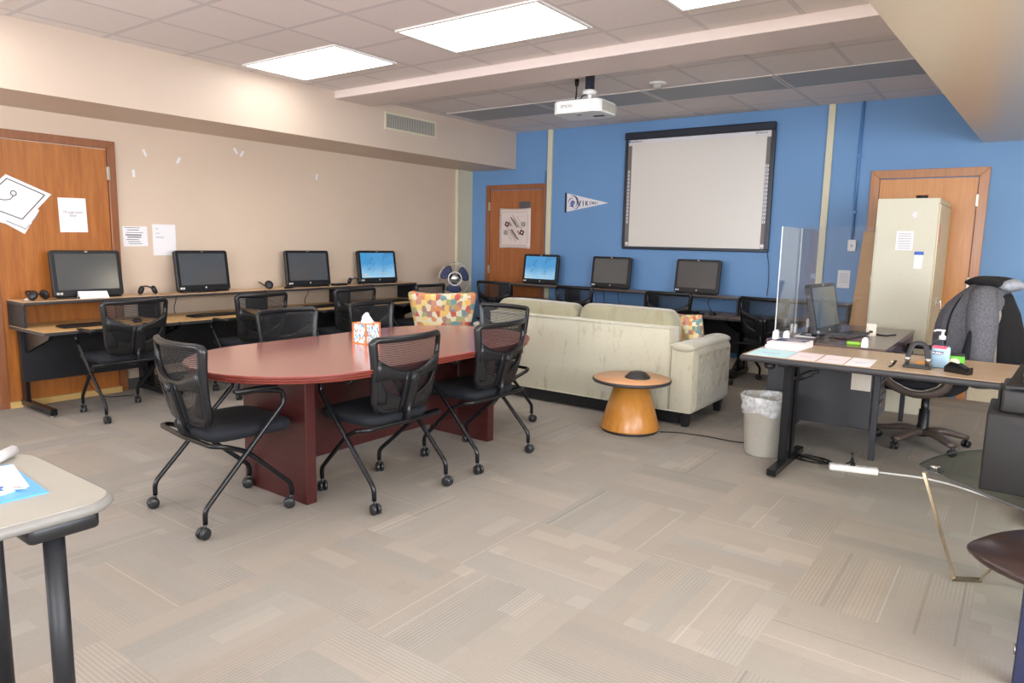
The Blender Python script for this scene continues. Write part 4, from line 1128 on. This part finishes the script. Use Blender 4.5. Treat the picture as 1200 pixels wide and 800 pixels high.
# things on the brown table
t = thing('book_stack', 'two white magazines with purple cover stacked left on the brown table', 'magazines', (5.225, -3.02, .74), R(-6)) if 0 else None
for k, (dx, r, h) in enumerate(((0, -4, .020), (.006, -1, .020))):
    t = thing('magazine', ('lower' if k == 0 else 'purple-covered upper') + ' magazine of the pile at the left of the brown table', 'magazine', (5.225+dx, -3.0, .74+.0205*k), R(r), 'magazines on the brown table')
    M().box(-.108, .108, -.14, .14, .0, h-.001).build('pages', 'paper', t)
    M().box(-.109, .109, -.141, .141, h-.001, h).build('cover', 'paper' if k == 0 else 'paper', t)
    if k:
        m = M(); m.prism([(-.095, -.05), (.09, .0), (.095, .13), (-.095, .13)], h, h+.0006); m.build('cover_picture', 'ink_navy', t)
        m = M(); m.prism([(-.03, .0), (.04, .03), (.07, .06), (-.02, .035)], h+.0006, h+.0009).prism([(-.08, .07), (.08, .09), (.08, .105), (-.08, .08)], h+.0006, h+.0009); m.build('cover_marks', 'paper_pink', t)
for x, mt, w, lab in ((5.222, 'paper_blue', .235, 'pale blue sheet at the left end of the brown table'), (5.423, 'paper_pink', .150, 'white sheet with pink print beside the pale blue sheet'), (5.580, 'paper_pink', .140, 'pinkish sheet in the middle of the brown table sheets'), (5.725, 'paper', .130, 'white sheet at the right end of the four table sheets')):
    t = thing('paper_sheet', lab, 'paper', (x, -3.345, .7402), 0, 'sheets along the front of the brown table')
    m = M(); m.prism([(-w/2, -.155), (w/2, -.155), (w/2-.01, .16), (-w/2-.01, .16)], 0, .0012); m.build('sheet', mt, t)
    m = M().box(-w*.28, w*.2, -.02, -.012, .0012, .0015)
    m.build('printed_lines', 'ink_red' if mt == 'paper_pink' else 'ink_blue', t)
t = thing('stapler', 'small brown and chrome staple remover on the brown table', 'staple remover', (5.89, -3.40, .74), R(70))
m = M(); m.tube([(-.03, 0, .006), (.0, 0, .012), (.03, 0, .034)], .008, 8, rad=.01, flat=.5); m.build('lower_jaw', 'black_plastic', t)
m = M(); m.tube([(-.025, .0, .03), (.01, 0, .04), (.03, 0, .036)], .007, 8, rad=.01, flat=.5); m.build('upper_jaw', 'brass_chrome', t)
# hole punch
t = thing('hole_punch', 'grey two-hole punch with raised arch handle on the brown table', 'hole punch', (6.0, -3.31, .74), R(4))
M().box(-.07, .07, -.045, .045, 0, .016, bev=.005).build('punch_base', 'caster_grey', t)
m = M(); m.tube([(-.052, -.02, .04), (-.045, .0, .08), (-.03, .03, .135), (.03, .03, .135), (.045, .0, .08), (.052, -.02, .04)], .015, 8, rad=.03, flat=.5); m.build('handle', 'grey_steel_dark', t)
for x in (-.05, .05):
    m = M(); m.lathe([(.012, .016), (.012, .04), (.016, .042), (.016, .058), (.008, .06)], (x, -.018, 0), 14); m.build('punch_head', 'steel', t)
# sanitizer
t = thing('sanitizer_bottle', 'clear pump bottle of hand sanitizer with blue gel label', 'bottle', (6.10, -3.22, .74), R(5))
m = M()
def ov(w, d, z): return [(w*math.copysign(abs(math.cos(a))**.6, math.cos(a)), d*math.copysign(abs(math.sin(a))**.6, math.sin(a)), z) for a in [2*PI*k/24 for k in range(24)]]
m.loft([ov(.046, .028, 0), ov(.049, .031, .006), ov(.05, .032, .12), ov(.046, .03, .14), ov(.022, .02, .155), ov(.014, .014, .158), ov(.014, .014, .165)]); m.build('bottle', 'bottle_clear', t)
m = M(); m.loft([ov(.044, .026, .004), ov(.046, .028, .10), ov(.045, .027, .118)]); m.build('gel', 'gel_blue', t)
m = M(); m.lathe([(.017, .16), (.017, .18), (.007, .184), (.007, .205), (.012, .207), (.012, .214), (0, .216)], seg=18); m.tube([(0, 0, .211), (-.035, -.005, .211), (-.042, -.006, .203)], .005, 8, rad=.01); m.build('pump', 'white_plastic', t)
m = M(); m.loft([[(x*.9, -.0325-.0005*k, z) for x, z in ((-.046, .112), (.03, .110), (.03, .126), (-.044, .128))] for k in (0, 1)], smooth=False); m.build('red_label', 'red_label', t)
m = M(); m.box(-.04, .012, -.0335, -.0325, .077, .096); m.build('name_label', 'ink_navy', t)
text('brand_lettering', 'PURELL', .016, 'white_plastic', t, (-.015, -.0342, .085), bold=.0004)
# tape dispenser with green pads behind
t = thing('tape_dispenser', 'black tape dispenser with a white roll, right of the sanitizer', 'tape dispenser', (6.195, -3.36, .74), R(65))
m = M(); m.add(*side([(-.07, 0), (.06, 0), (.06, .03), (.03, .06), (-.01, .055), (-.05, .035), (-.07, .04)], -.022, .022)); m.build('dispenser_body', 'black_gloss', t, bevel=.003)
m = M(); m.T = Matrix.Translation((0, .02, .052)) @ Matrix.Rotation(PI/2, 4, 'Y'); m.lathe([(.012, -.012), (.026, -.012), (.026, .012), (.012, .012)], seg=20); m.build('tape_roll', 'trim_cream', t)
t = thing('note_pad', 'bright green note pad block behind the sanitizer bottle', 'note pad', (6.16, -3.05, .74), R(8))
M().box(-.045, .045, -.03, .03, 0, .055).build('pad_block', 'green', t, bevel=.002); M().box(-.045, .045, -.03, .03, .055, .066).build('pad_tray', 'black_plastic', t)
slab('orange_note', 6.0, -3.14, .74, .05, .04, .012, .2, 'orange_note', 'small orange note seen through the hole punch arch', 'note')

# ------------------------------------------------------------------ storage cabinet + cardboard
t = thing('storage_cabinet', 'tall cream steel storage cabinet in front of the right door', 'cabinet', (5.36, -1.05, 0))
M().box(0, .455, 0, .91, .0, 1.815).build('cabinet_body', 'cabinet_cream', t, bevel=.004)
for a, b in ((.012, .452), (.458, .898)):
    d = M().box(.455, .468, a, b, .06, 1.765).build('cabinet_door', 'cabinet_edge', t, bevel=.003)
    if a < .1:
        m = M(); m.tube([(.468, .40, .955), (.50, .40, .955), (.505, .40, .90), (.505, .40, .87)], .008, 8, rad=.02); m.box(.467, .472, .375, .425, .92, .985); m.build('door_handle', 'steel', d)
M().box(.455, .462, .0, .91, 1.775, 1.812).build('top_lip', 'cabinet_edge', t)
m = M(); m.box(.1625, .294, -.0022, -.0005, .0, .0) if 0 else None
M().box(.165, .292, -.002, -.0003, 1.385, 1.545).build('posted_sheet', 'paper', t)
m = M()
for k in range(7): m.box(.18, .275, -.0026, -.0021, 1.40+.02*k, 1.404+.02*k)
m.build('sheet_lines', 'ink_grey', t)
pd = M().box(.312, .378, -.010, -.0003, 1.235, 1.35).build('magnet_pad', 'white_plastic', t)
M().box(.312, .378, -.011, -.0003, 1.35, 1.378).build('pad_header', 'label_blue', pd)
m = M(); hp = []
for k in range(24):
    a = 2*PI*k/24; x = 16*math.sin(a)**3; z = 13*math.cos(a)-5*math.cos(2*a)-2*math.cos(3*a)-math.cos(4*a); hp.append((.285+z*.0016, 1.68+x*.0016))
m.vprism(hp, -.004, -.0005); m.build('heart_magnet', 'paper_pink', t)
M().box(.468, .471, .06, .10, 1.46, 1.60).build('pink_magnet', 'pink_strip', t)
t = thing('dark_bowl', 'small dark round tin on top of the cream cabinet', 'tin', (5.655, -.78, 1.815))
M().lathe([(.035, 0), (.045, .02), (.045, .032), (.04, .034), (0, .034)], seg=20).build('tin_body', 'plum_black', t); M().lathe([(.047, .034), (.047, .04), (0, .042)], seg=20).build('tin_lid', 'casing_brown', t)
t = thing('cardboard_sheet', 'tall brown cardboard sheet leaning beside the cream cabinet', 'cardboard', (5.235, -.62, 0), 0)
m = M(); m.T = Matrix.Rotation(R(3.5), 4, 'Y'); m.T = Matrix.Translation((-.09, 0, .005)) @ m.T
m.box(-.04, .155, -.012, .012, 0, 1.545); m.build('board', 'cardboard', t, bevel=.002)
m = M(); m.T = Matrix.Translation((-.09, 0, .005)) @ Matrix.Rotation(R(3.5), 4, 'Y'); m.box(.075, .12, -.0135, -.012, 1.10, 1.15); m.build('white_tape', 'paper', t)
m = M(); m.T = Matrix.Translation((-.09, 0, .005)) @ Matrix.Rotation(R(3.5), 4, 'Y'); m.vprism([(.10, .74), (.14, .72), (.15, .80), (.13, .92), (.12, .86), (.105, .83)], -.0135, -.012); m.build('torn_patch', 'grey_steel_dark', t)

# ------------------------------------------------------------------ office chair and jacket
t = thing('office_chair', 'black swivel office chair with bronze trim behind the brown table', 'office chair', (5.95, -2.06, 0), R(80))
# local: faces +y  (turned to face -x)
for k in range(5):
    a = 2*PI*k/5+R(18); m = M(); d = Vector((math.cos(a), math.sin(a), 0))
    m.tube([Vector((0, 0, .10))+d*.03, Vector((0, 0, .115))+d*.12, Vector((0, 0, .085))+d*.24, Vector((0, 0, .075))+d*.30], lambda u: .048-.016*u, 8, flat=.6, rad=.05)
    m.build('base_arm', 'tan_trim', t)
    m = M(); m.T = Matrix.Translation(d*.295) @ Matrix.Rotation(a+.5, 4, 'Z')
    for q in (-1, 1):
        mt = m.T; m.T = mt @ Matrix.Translation((0, q*.008, .027)) @ Matrix.Rotation(-q*PI/2, 4, 'X'); m.lathe([(0, 0), (.026, 0), (.026, .014), (.015, .018), (0, .018)], seg=16); m.T = mt
    m.tube([(0, 0, .03), (0, 0, .075)], .01, 8); m.build('caster', 'black_plastic', t)
m = M(); m.lathe([(.04, .07), (.042, .12), (.036, .13), (.034, .26), (.026, .265), (.026, .36), (.06, .385), (.06, .40)], seg=20); m.build('gas_column', 'black_plastic', t)
m = M(); m.tube([(.04, .0, .38), (.2, .0, .375), (.26, 0, .37)], .008, 6); m.box(-.09, .09, -.12, .1, .375, .405, bev=.01); m.build('tilt_lever', 'black_plastic', t)
m = M(); rings = []
for z, k in ((.40, .82), (.41, .95), (.45, 1.0), (.485, .97), (.50, .8)): rings.append([(x, y+.02, z-.35*max(0, y-.12)**2*8*.3) for x, y in rrect(.52*k, .50*k, .12*k, 5)])
m.loft(rings); m.build('seat', 'seat_fabric', t, sub=1)
m = M(); rings = []
for z, w, y in ((.50, .20, -.22), (.60, .235, -.25), (.75, .245, -.275), (.90, .24, -.30), (1.02, .22, -.325), (1.08, .16, -.335)): rings.append([(x, y+q, z) for x, q in rrect(2*w, .07, .034, 4)])
m.loft(rings); m.build('backrest', 'seat_fabric', t, sub=1)
for sg in (-1, 1):
    m = M(); m.tube([(sg*.29, -.20, .66), (sg*.30, -.21, .47), (sg*.29, -.02, .40), (sg*.29, .20, .47), (sg*.29, .23, .66)], .03, 10, rad=.16, flat=.6); a_ = m.build('arm_loop', 'tan_trim', t)
    m = M(); m.box(sg*.295-.03, sg*.295+.03, -.20, .24, .655, .69, bev=.012, seg=2); m.build('armrest_pad', 'black_plastic', a_)
    m = M(); m.tube([(sg*.318, -.18, .60), (sg*.325, -.17, .50), (sg*.318, -.02, .425), (sg*.318, .16, .50), (sg*.318, .20, .60)], .006, 6, rad=.12); m.build('chrome_line', 'steel', a_)
# jacket on the chair back
t = thing('hooded_jacket', 'heather grey hooded jacket draped over the office chair back', 'jacket', (6.225, -1.99, 0), R(80))
def oval(cx, cy, z, a, b, k=28, wob=.0, ph=0): return [(cx+(a+wob*math.sin(5*q+ph))*math.cos(q), cy+(b+wob*math.sin(4*q+ph))*math.sin(q), z) for q in [2*PI*j/k for j in range(k)]]
def ov2(z, a, b, cy, k=44, fold=.0, ph=0):
    return [((a+fold*math.sin(6*q+ph)+fold*.5*math.sin(11*q+2*ph))*math.cos(q), cy+(b+fold*math.sin(7*q+ph*1.7))*math.sin(q), z) for q in [2*PI*j/k for j in range(k)]]
m = M(); m.loft([ov2(.64, .255, .235, .03, fold=.012), ov2(.72, .265, .24, .03, fold=.012, ph=.3), ov2(.80, .265, .238, .03, fold=.012, ph=.6), ov2(.88, .262, .235, .028, fold=.010, ph=.9), ov2(.95, .255, .225, .024, fold=.009, ph=1.1), ov2(1.02, .24, .20, .015, fold=.007, ph=1.3), ov2(1.08, .22, .165, .0, fold=.004), ov2(1.13, .185, .125, -.01), ov2(1.165, .13, .09, -.015), ov2(1.18, .04, .04, -.015)])
m.build('jacket_body', 'heather_grey', t)
for sg in (-1, 1):
    m = M(); m.tube([(sg*.17, -.03, 1.12), (sg*.225, -.045, 1.05), (sg*.265, -.06, .93), (sg*.285, -.075, .79), (sg*.29, -.08, .63)], lambda u: .078+.016*math.sin(PI*u)-.004*u, 18, rad=.08); m.build('sleeve', 'heather_grey', t)
m = M(); m.loft([ov2(.64, .215, .15, -.085), ov2(.80, .22, .15, -.08), ov2(.98, .20, .13, -.07), ov2(1.10, .16, .09, -.06), ov2(1.16, .09, .05, -.05)]); m.build('inner_lining', 'mauve_lining', t)
m = M(); m.loft([ov2(.62, .19, .16, -.13, fold=.01), ov2(.80, .195, .15, -.115, fold=.01, ph=.5), ov2(.98, .18, .12, -.095), ov2(1.10, .14, .08, -.08), ov2(1.15, .08, .04, -.07)]); m.build('back_panel', 'black_cloth', t)
def blob(c, rad, amp, name, mat, seed, par):
    m = M(); rings = []; rn = random.Random(seed); ph = [rn.uniform(0, 6.28) for _ in range(8)]
    for i in range(13):
        th = PI*i/12; rr = []
        for j in range(26):
            q = 2*PI*j/26; k = 1+amp*(math.sin(3*q+ph[0]+2*th)+.7*math.sin(5*q+ph[1])*math.sin(2*th+ph[2])+.5*math.sin(7*q+ph[3]+3*th))*math.sin(th)
            rr.append((c[0]+rad[0]*k*math.sin(th)*math.cos(q), c[1]+rad[1]*k*math.sin(th)*math.sin(q), c[2]-rad[2]*math.cos(th)*k))
        rings.append(rr)
    m.loft(rings); return m.build(name, mat, par)
blob((0, -.03, 1.185), (.14, .145, .042), .10, 'hood', 'black_cloth', 3, t)
blob((0, -.145, 1.17), (.125, .075, .043), .10, 'hood_lining', 'hood_lining', 5, t)
m = M(); m.tube([(-.12, .06, 1.135), (-.19, .10, 1.07), (-.215, .13, .99), (-.225, .145, .90), (-.225, .15, .70)], lambda u: .006, 8, rad=.05); m.build('zip_edge', 'black_cloth', t)
m = M(); m.loft([ov2(.47, .16, .08, -.05), ov2(.50, .24, .15, -.03, fold=.01), ov2(.58, .25, .19, 0, fold=.012), ov2(.65, .25, .20, .03)]); m.build('jacket_hem', 'black_cloth', t)

# ------------------------------------------------------------------ floor cords and strip
t = thing('power_strip', 'white power strip on the carpet under the brown table', 'power strip', (5.685, -3.065, 0), R(16))
M().box(-.14, .14, -.028, .028, 0, .04, bev=.008, seg=2).build('strip_body', 'white_plastic', t)
m = M(); m.box(-.02, .01, -.012, .012, .04, .058, bev=.004).tube([(-.005, 0, .055), (-.005, 0, .09), (-.015, .01, .12)], .006, 6, rad=.02); m.build('black_plug', 'black_plastic', t)
m = M()
for k in range(5):
    x = -.10+k*.045
    if abs(x+.005) > .02: m.box(x-.004, x-.001, -.008, .002, .0402, .041).box(x+.004, x+.007, -.008, .002, .0402, .041)
m.build('socket_slots', 'ink_black', t)
cord('white_cord', [(5.825, -3.02, .015), (5.9, -2.97, .006), (6.05, -2.93, .006), (6.2, -2.96, .006), (6.45, -3.1, .006)], 'white cord running from the power strip to the right', .006, 'cord_white')
cord('floor_cord', [(4.345, -3.0, .005), (4.45, -2.93, .005), (4.65, -2.89, .005), (4.85, -2.9, .005), (4.97, -2.87, .005)], 'thin black cord across the carpet from the round table to the waste bin', .004)
pts = []
for k in range(40):
    a = 2*PI*k/16; pts.append((5.42+.10*math.cos(a)+.03*math.sin(a*.37), -2.98+.07*math.sin(a), .006+.004*(k/40)))
pts += [(5.6, -3.02, .008), (5.66, -3.03, .05), (5.675, -3.05, .11)]
cord('coiled_cord', pts, 'coiled black cord on the floor left of the power strip', .005, rad=0)

# ------------------------------------------------------------------ glass table, black box, printer
t = thing('glass_table', 'curved glass table with angular metal leg at the right edge', 'glass table', (6.142, -4.266, 0))
gl = [(0, 0), (.008, -.035), (.06, -.09), (.15, -.175), (.26, -.275), (.39, -.385), (.60, -.52), (.9, -.62), (1.3, -.60), (1.5, -.3), (1.45, .3), (1.1, .62), (.7, .66), (.42, .60), (.23, .49), (.11, .33), (.03, .14)]
P = fillet([Vector((x, y, 0)) for x, y in gl], .1, True, 4)
m = M(); m.prism([(p.x, p.y) for p in P][::-1], .44, .45); m.build('glass_top', 'table_glass', t)
m = M(); m.tube([(p.x, p.y, .445) for p in P], .0045, 6, closed=True); m.build('polished_rim', 'baseboard_dark', t)
def strap(pts, w, th, mat, name, par):
    m = M()
    rings = []
    for (x, y, z, ux, uy) in pts: rings.append([(x-ux*w/2, y-uy*w/2, z), (x+ux*w/2, y+uy*w/2, z), (x+ux*w/2, y+uy*w/2+th, z+th*.5), (x-ux*w/2, y-uy*w/2+th, z+th*.5)])
    m.loft(rings, smooth=False); m.build(name, mat, par)
for (x, y, dx, dy) in ((.03, -.10, .9, .45), (1.25, -.2, -.9, .45)):
    strap([(x, y, .438, dx*.2, dy*.2), (x+dx*.17, y+dy*.05-.03, .004, dx*.2, dy*.2)], .06, .01, 'brass_chrome', 'leg', t)
    strap([(x+dx*.165, y-.02, .002, 0, 1), (x+dx*.28, y+dy*.1, .002, 0, 1)], .03, .012, 'brass_chrome', 'foot_bar', t)
    strap([(x+dx*.27, y+dy*.1, .004, 0, 1), (x+dx*.42, y+dy*.3, .20, 0, 1), (x+dx*.6, y+dy*.55, .438, 0, 1)], .03, .012, 'brass_chrome', 'leg', t)
m = M(); m.lathe([(.03, .425), (.035, .438)], (.065, -.02, 0), 20).lathe([(.022, .4505), (.02, .458), (0, .46)], (.065, -.02, 0), 20); m.build('top_connector', 'steel', t)
t = thing('box', 'black box with rounded top edge standing on the glass table', 'box', (6.375, -4.50, .4505))
M().box(0, .46, 0, .36, 0, .315, bev=.009, seg=2).build('box_body', 'plum_black', t)
M().box(.06, .12, -.002, .001, .265, .275).build('front_seam', 'black_plastic', t)
t = thing('printer', 'dark grey office printer with a raised flap on the black box', 'printer', (6.415, -4.46, .766))
m = M(); m.box(0, .38, 0, .32, 0, .095, bev=.012, seg=2); m.box(.06, .38, .0, .32, .095, .16, bev=.01); m.build('printer_body', 'printer_grey', t)
m = M(); m.add(*[[(.01, -.02, .10), (.38, -.02, .12), (.38, .20, .175), (.05, .20, .165), (.01, -.02, .11), (.38, -.02, .13), (.38, .20, .185), (.05, .20, .175)], [[0, 1, 2, 3][::-1], [4, 5, 6, 7], [0, 1, 5, 4], [1, 2, 6, 5], [2, 3, 7, 6], [3, 0, 4, 7]]]); m.build('paper_flap', 'black_plastic', t)
M().box(-.012, .0, .02, .2, .01, .09, bev=.005).build('side_cover', 'plum_black', t)
# leaf table
t = thing('leaf_table', 'dark wood leaf-shaped low table at the lower right edge', 'side table', (6.37, -5.02, 0))
lf = [(0, 0), (.012, .05), (.06, .16), (.13, .27), (.25, .38), (.45, .46), (.7, .42), (.85, .2), (.8, -.05), (.6, -.2), (.35, -.235), (.15, -.185), (.05, -.105)]
P = fillet([Vector((x, y, 0)) for x, y in lf], .08, True, 4); pl = [(p.x, p.y) for p in P][::-1]
m = M(); c = (.4, .1)
m.loft([[((x-c[0])*k+c[0], (y-c[1])*k+c[1], z) for x, y in pl[::-1]] for z, k in ((.37, .94), (.378, .985), (.388, 1.0), (.396, .998), (.40, .985))]); m.build('leaf_top', 'leaf_wood', t)
for x, y in ((.195, -.09), (.30, .29), (.66, .1)):
    M().box(x-.025, x+.025, y-.025, y+.025, 0, .372).build('leg', 'navy_leg', t, bevel=.004)
    m = M(); m.T = Matrix.Translation((x-.027, y, .12)) @ Matrix.Rotation(-PI/2, 4, 'Y'); m.tube([(.014*math.cos(2*PI*k/16), .014*math.sin(2*PI*k/16), .0) for k in range(16)], .004, 6, closed=True); m.build('ring_bolt', 'steel', t)

# ------------------------------------------------------------------ near grey table with clipboard
t = thing('folding_table', 'pale grey laminate table corner at the lower left of the picture', 'table', (4.36, -7.62, 0))
m = M(); pl = rrect(.625, 1.25, .09, 8)
m.loft([[(x*(1+(k-1)*1.), y*(1+(k-1)*.5), z) for x, y in pl] for z, k in ((.712, .93), (.716, .975), (.726, 1.0), (.737, .992), (.742, .97))], smooth=True); m.build('table_edge', 'grey_edge', t)
m = M(); m.prism([(x*.958, y*.979) for x, y in pl], .741, .7435); m.build('tabletop', 'grey_laminate', t)
for sg in (-1, 1):
    for y in (-.52, .49):
        m = M(); m.lathe([(.024, 0), (.024, .66)], (sg*.215, y, 0), 24); m.build('leg', 'desk_black', t)
        m = M(); m.box(sg*.215-.065, sg*.215+.065, y-.075, y+.085, .668, .715, bev=.014, seg=2)
        for q in range(6): m.box(sg*.215+sg*.06-.002, sg*.215+sg*.06+.002, y-.06+q*.02, y-.052+q*.02, .68, .71)
        m.build('leg_socket', 'black_plastic', t)
t = thing('clipboard', 'blue clipboard folder on the pale grey table', 'clipboard', (4.33, -7.195, .7437), R(-4))
M().box(-.16, .165, -.11, .10, 0, .003).build('blue_board', 'clip_blue', t)
t = thing('paper_sheet', 'loose white sheet with pencil lines on the blue clipboard', 'paper', (4.31, -7.19, .7468), R(-9))
m = M(); m.prism([(-.14, -.09), (.12, -.10), (.165, -.045), (.10, .085), (-.13, .09)], 0, .0012); m.build('sheet', 'paper', t)
m = M(); m.box(-.10, .06, .02, .021, .0012, .0015).box(-.06, .09, -.02, -.019, .0012, .0015).box(-.1, .02, .05, .051, .0012, .0015); m.build('pencil_lines', 'ink_grey', t)
t = thing('paper_roll', 'rolled white paper at the left edge of the pale grey table', 'paper roll', (4.155, -7.115, .7437), R(-50))
m = M(); m.T = Matrix.Translation((0, 0, .017)) @ Matrix.Rotation(PI/2, 4, 'Y'); m.lathe([(.016, -.09), (.016, .09), (.013, .09), (.013, -.09), (.016, -.09)], seg=20); m.build('roll', 'paper', t)
t = thing('pen', 'blue and silver ballpoint pen lying on the white sheet', 'pen', (4.41, -7.175, .7525), R(42))
m = M(); m.T = Matrix.Rotation(PI/2, 4, 'Y'); m.lathe([(.004, -.09), (.0055, -.085), (.0055, .0)], seg=12); m.build('barrel', 'label_blue', t)
m = M(); m.T = Matrix.Rotation(PI/2, 4, 'Y'); m.lathe([(.0056, 0), (.006, .01), (.005, .035), (.0025, .05), (.0008, .058)], seg=12); m.build('metal_tip', 'steel', t)
m = M(); m.T = Matrix.Rotation(PI/2, 4, 'Y')
for k in range(3): m.lathe([(.0065, .004+k*.008), (.0065, .009+k*.008)], seg=12)
m.build('grip_ring', 'white_plastic', t)

# ------------------------------------------------------------------ camera, world, colour
w = bpy.data.worlds.new('world'); sc.world = w; w.use_nodes = True
w.node_tree.nodes['Background'].inputs[0].default_value = (.9, .95, 1, 1); w.node_tree.nodes['Background'].inputs[1].default_value = .3
cd = bpy.data.cameras.new('camera'); cam = bpy.data.objects.new('camera', cd); COL.objects.link(cam); sc.camera = cam
yaw, pit, roll = -.629170237, -.142405312, .0200936807
f = Vector((math.sin(yaw)*math.cos(pit), math.cos(yaw)*math.cos(pit), math.sin(pit)))
r = f.cross(Vector((0, 0, 1))).normalized(); u = r.cross(f)
rr = r*math.cos(roll)+u*math.sin(roll); uu = -r*math.sin(roll)+u*math.cos(roll)
Mx = Matrix((rr, uu, -f)).transposed().to_4x4(); Mx.translation = Vector((6.45, -7.8, 1.40)); cam.matrix_world = Mx
cd.sensor_fit = 'HORIZONTAL'; cd.sensor_width = 36; cd.lens = 823.3565/1200*36; cd.clip_start = .05
vs_ = sc.view_settings; vs_.view_transform = 'Standard'; vs_.look = 'None'; vs_.gamma = 1; vs_.use_curve_mapping = False
vs_.exposure = 0.58
sc.cycles.max_bounces = 10; sc.cycles.transparent_max_bounces = 24; sc.cycles.use_denoising = True; sc.cycles.diffuse_bounces = 6
sc.cycles.sample_clamp_indirect = 8
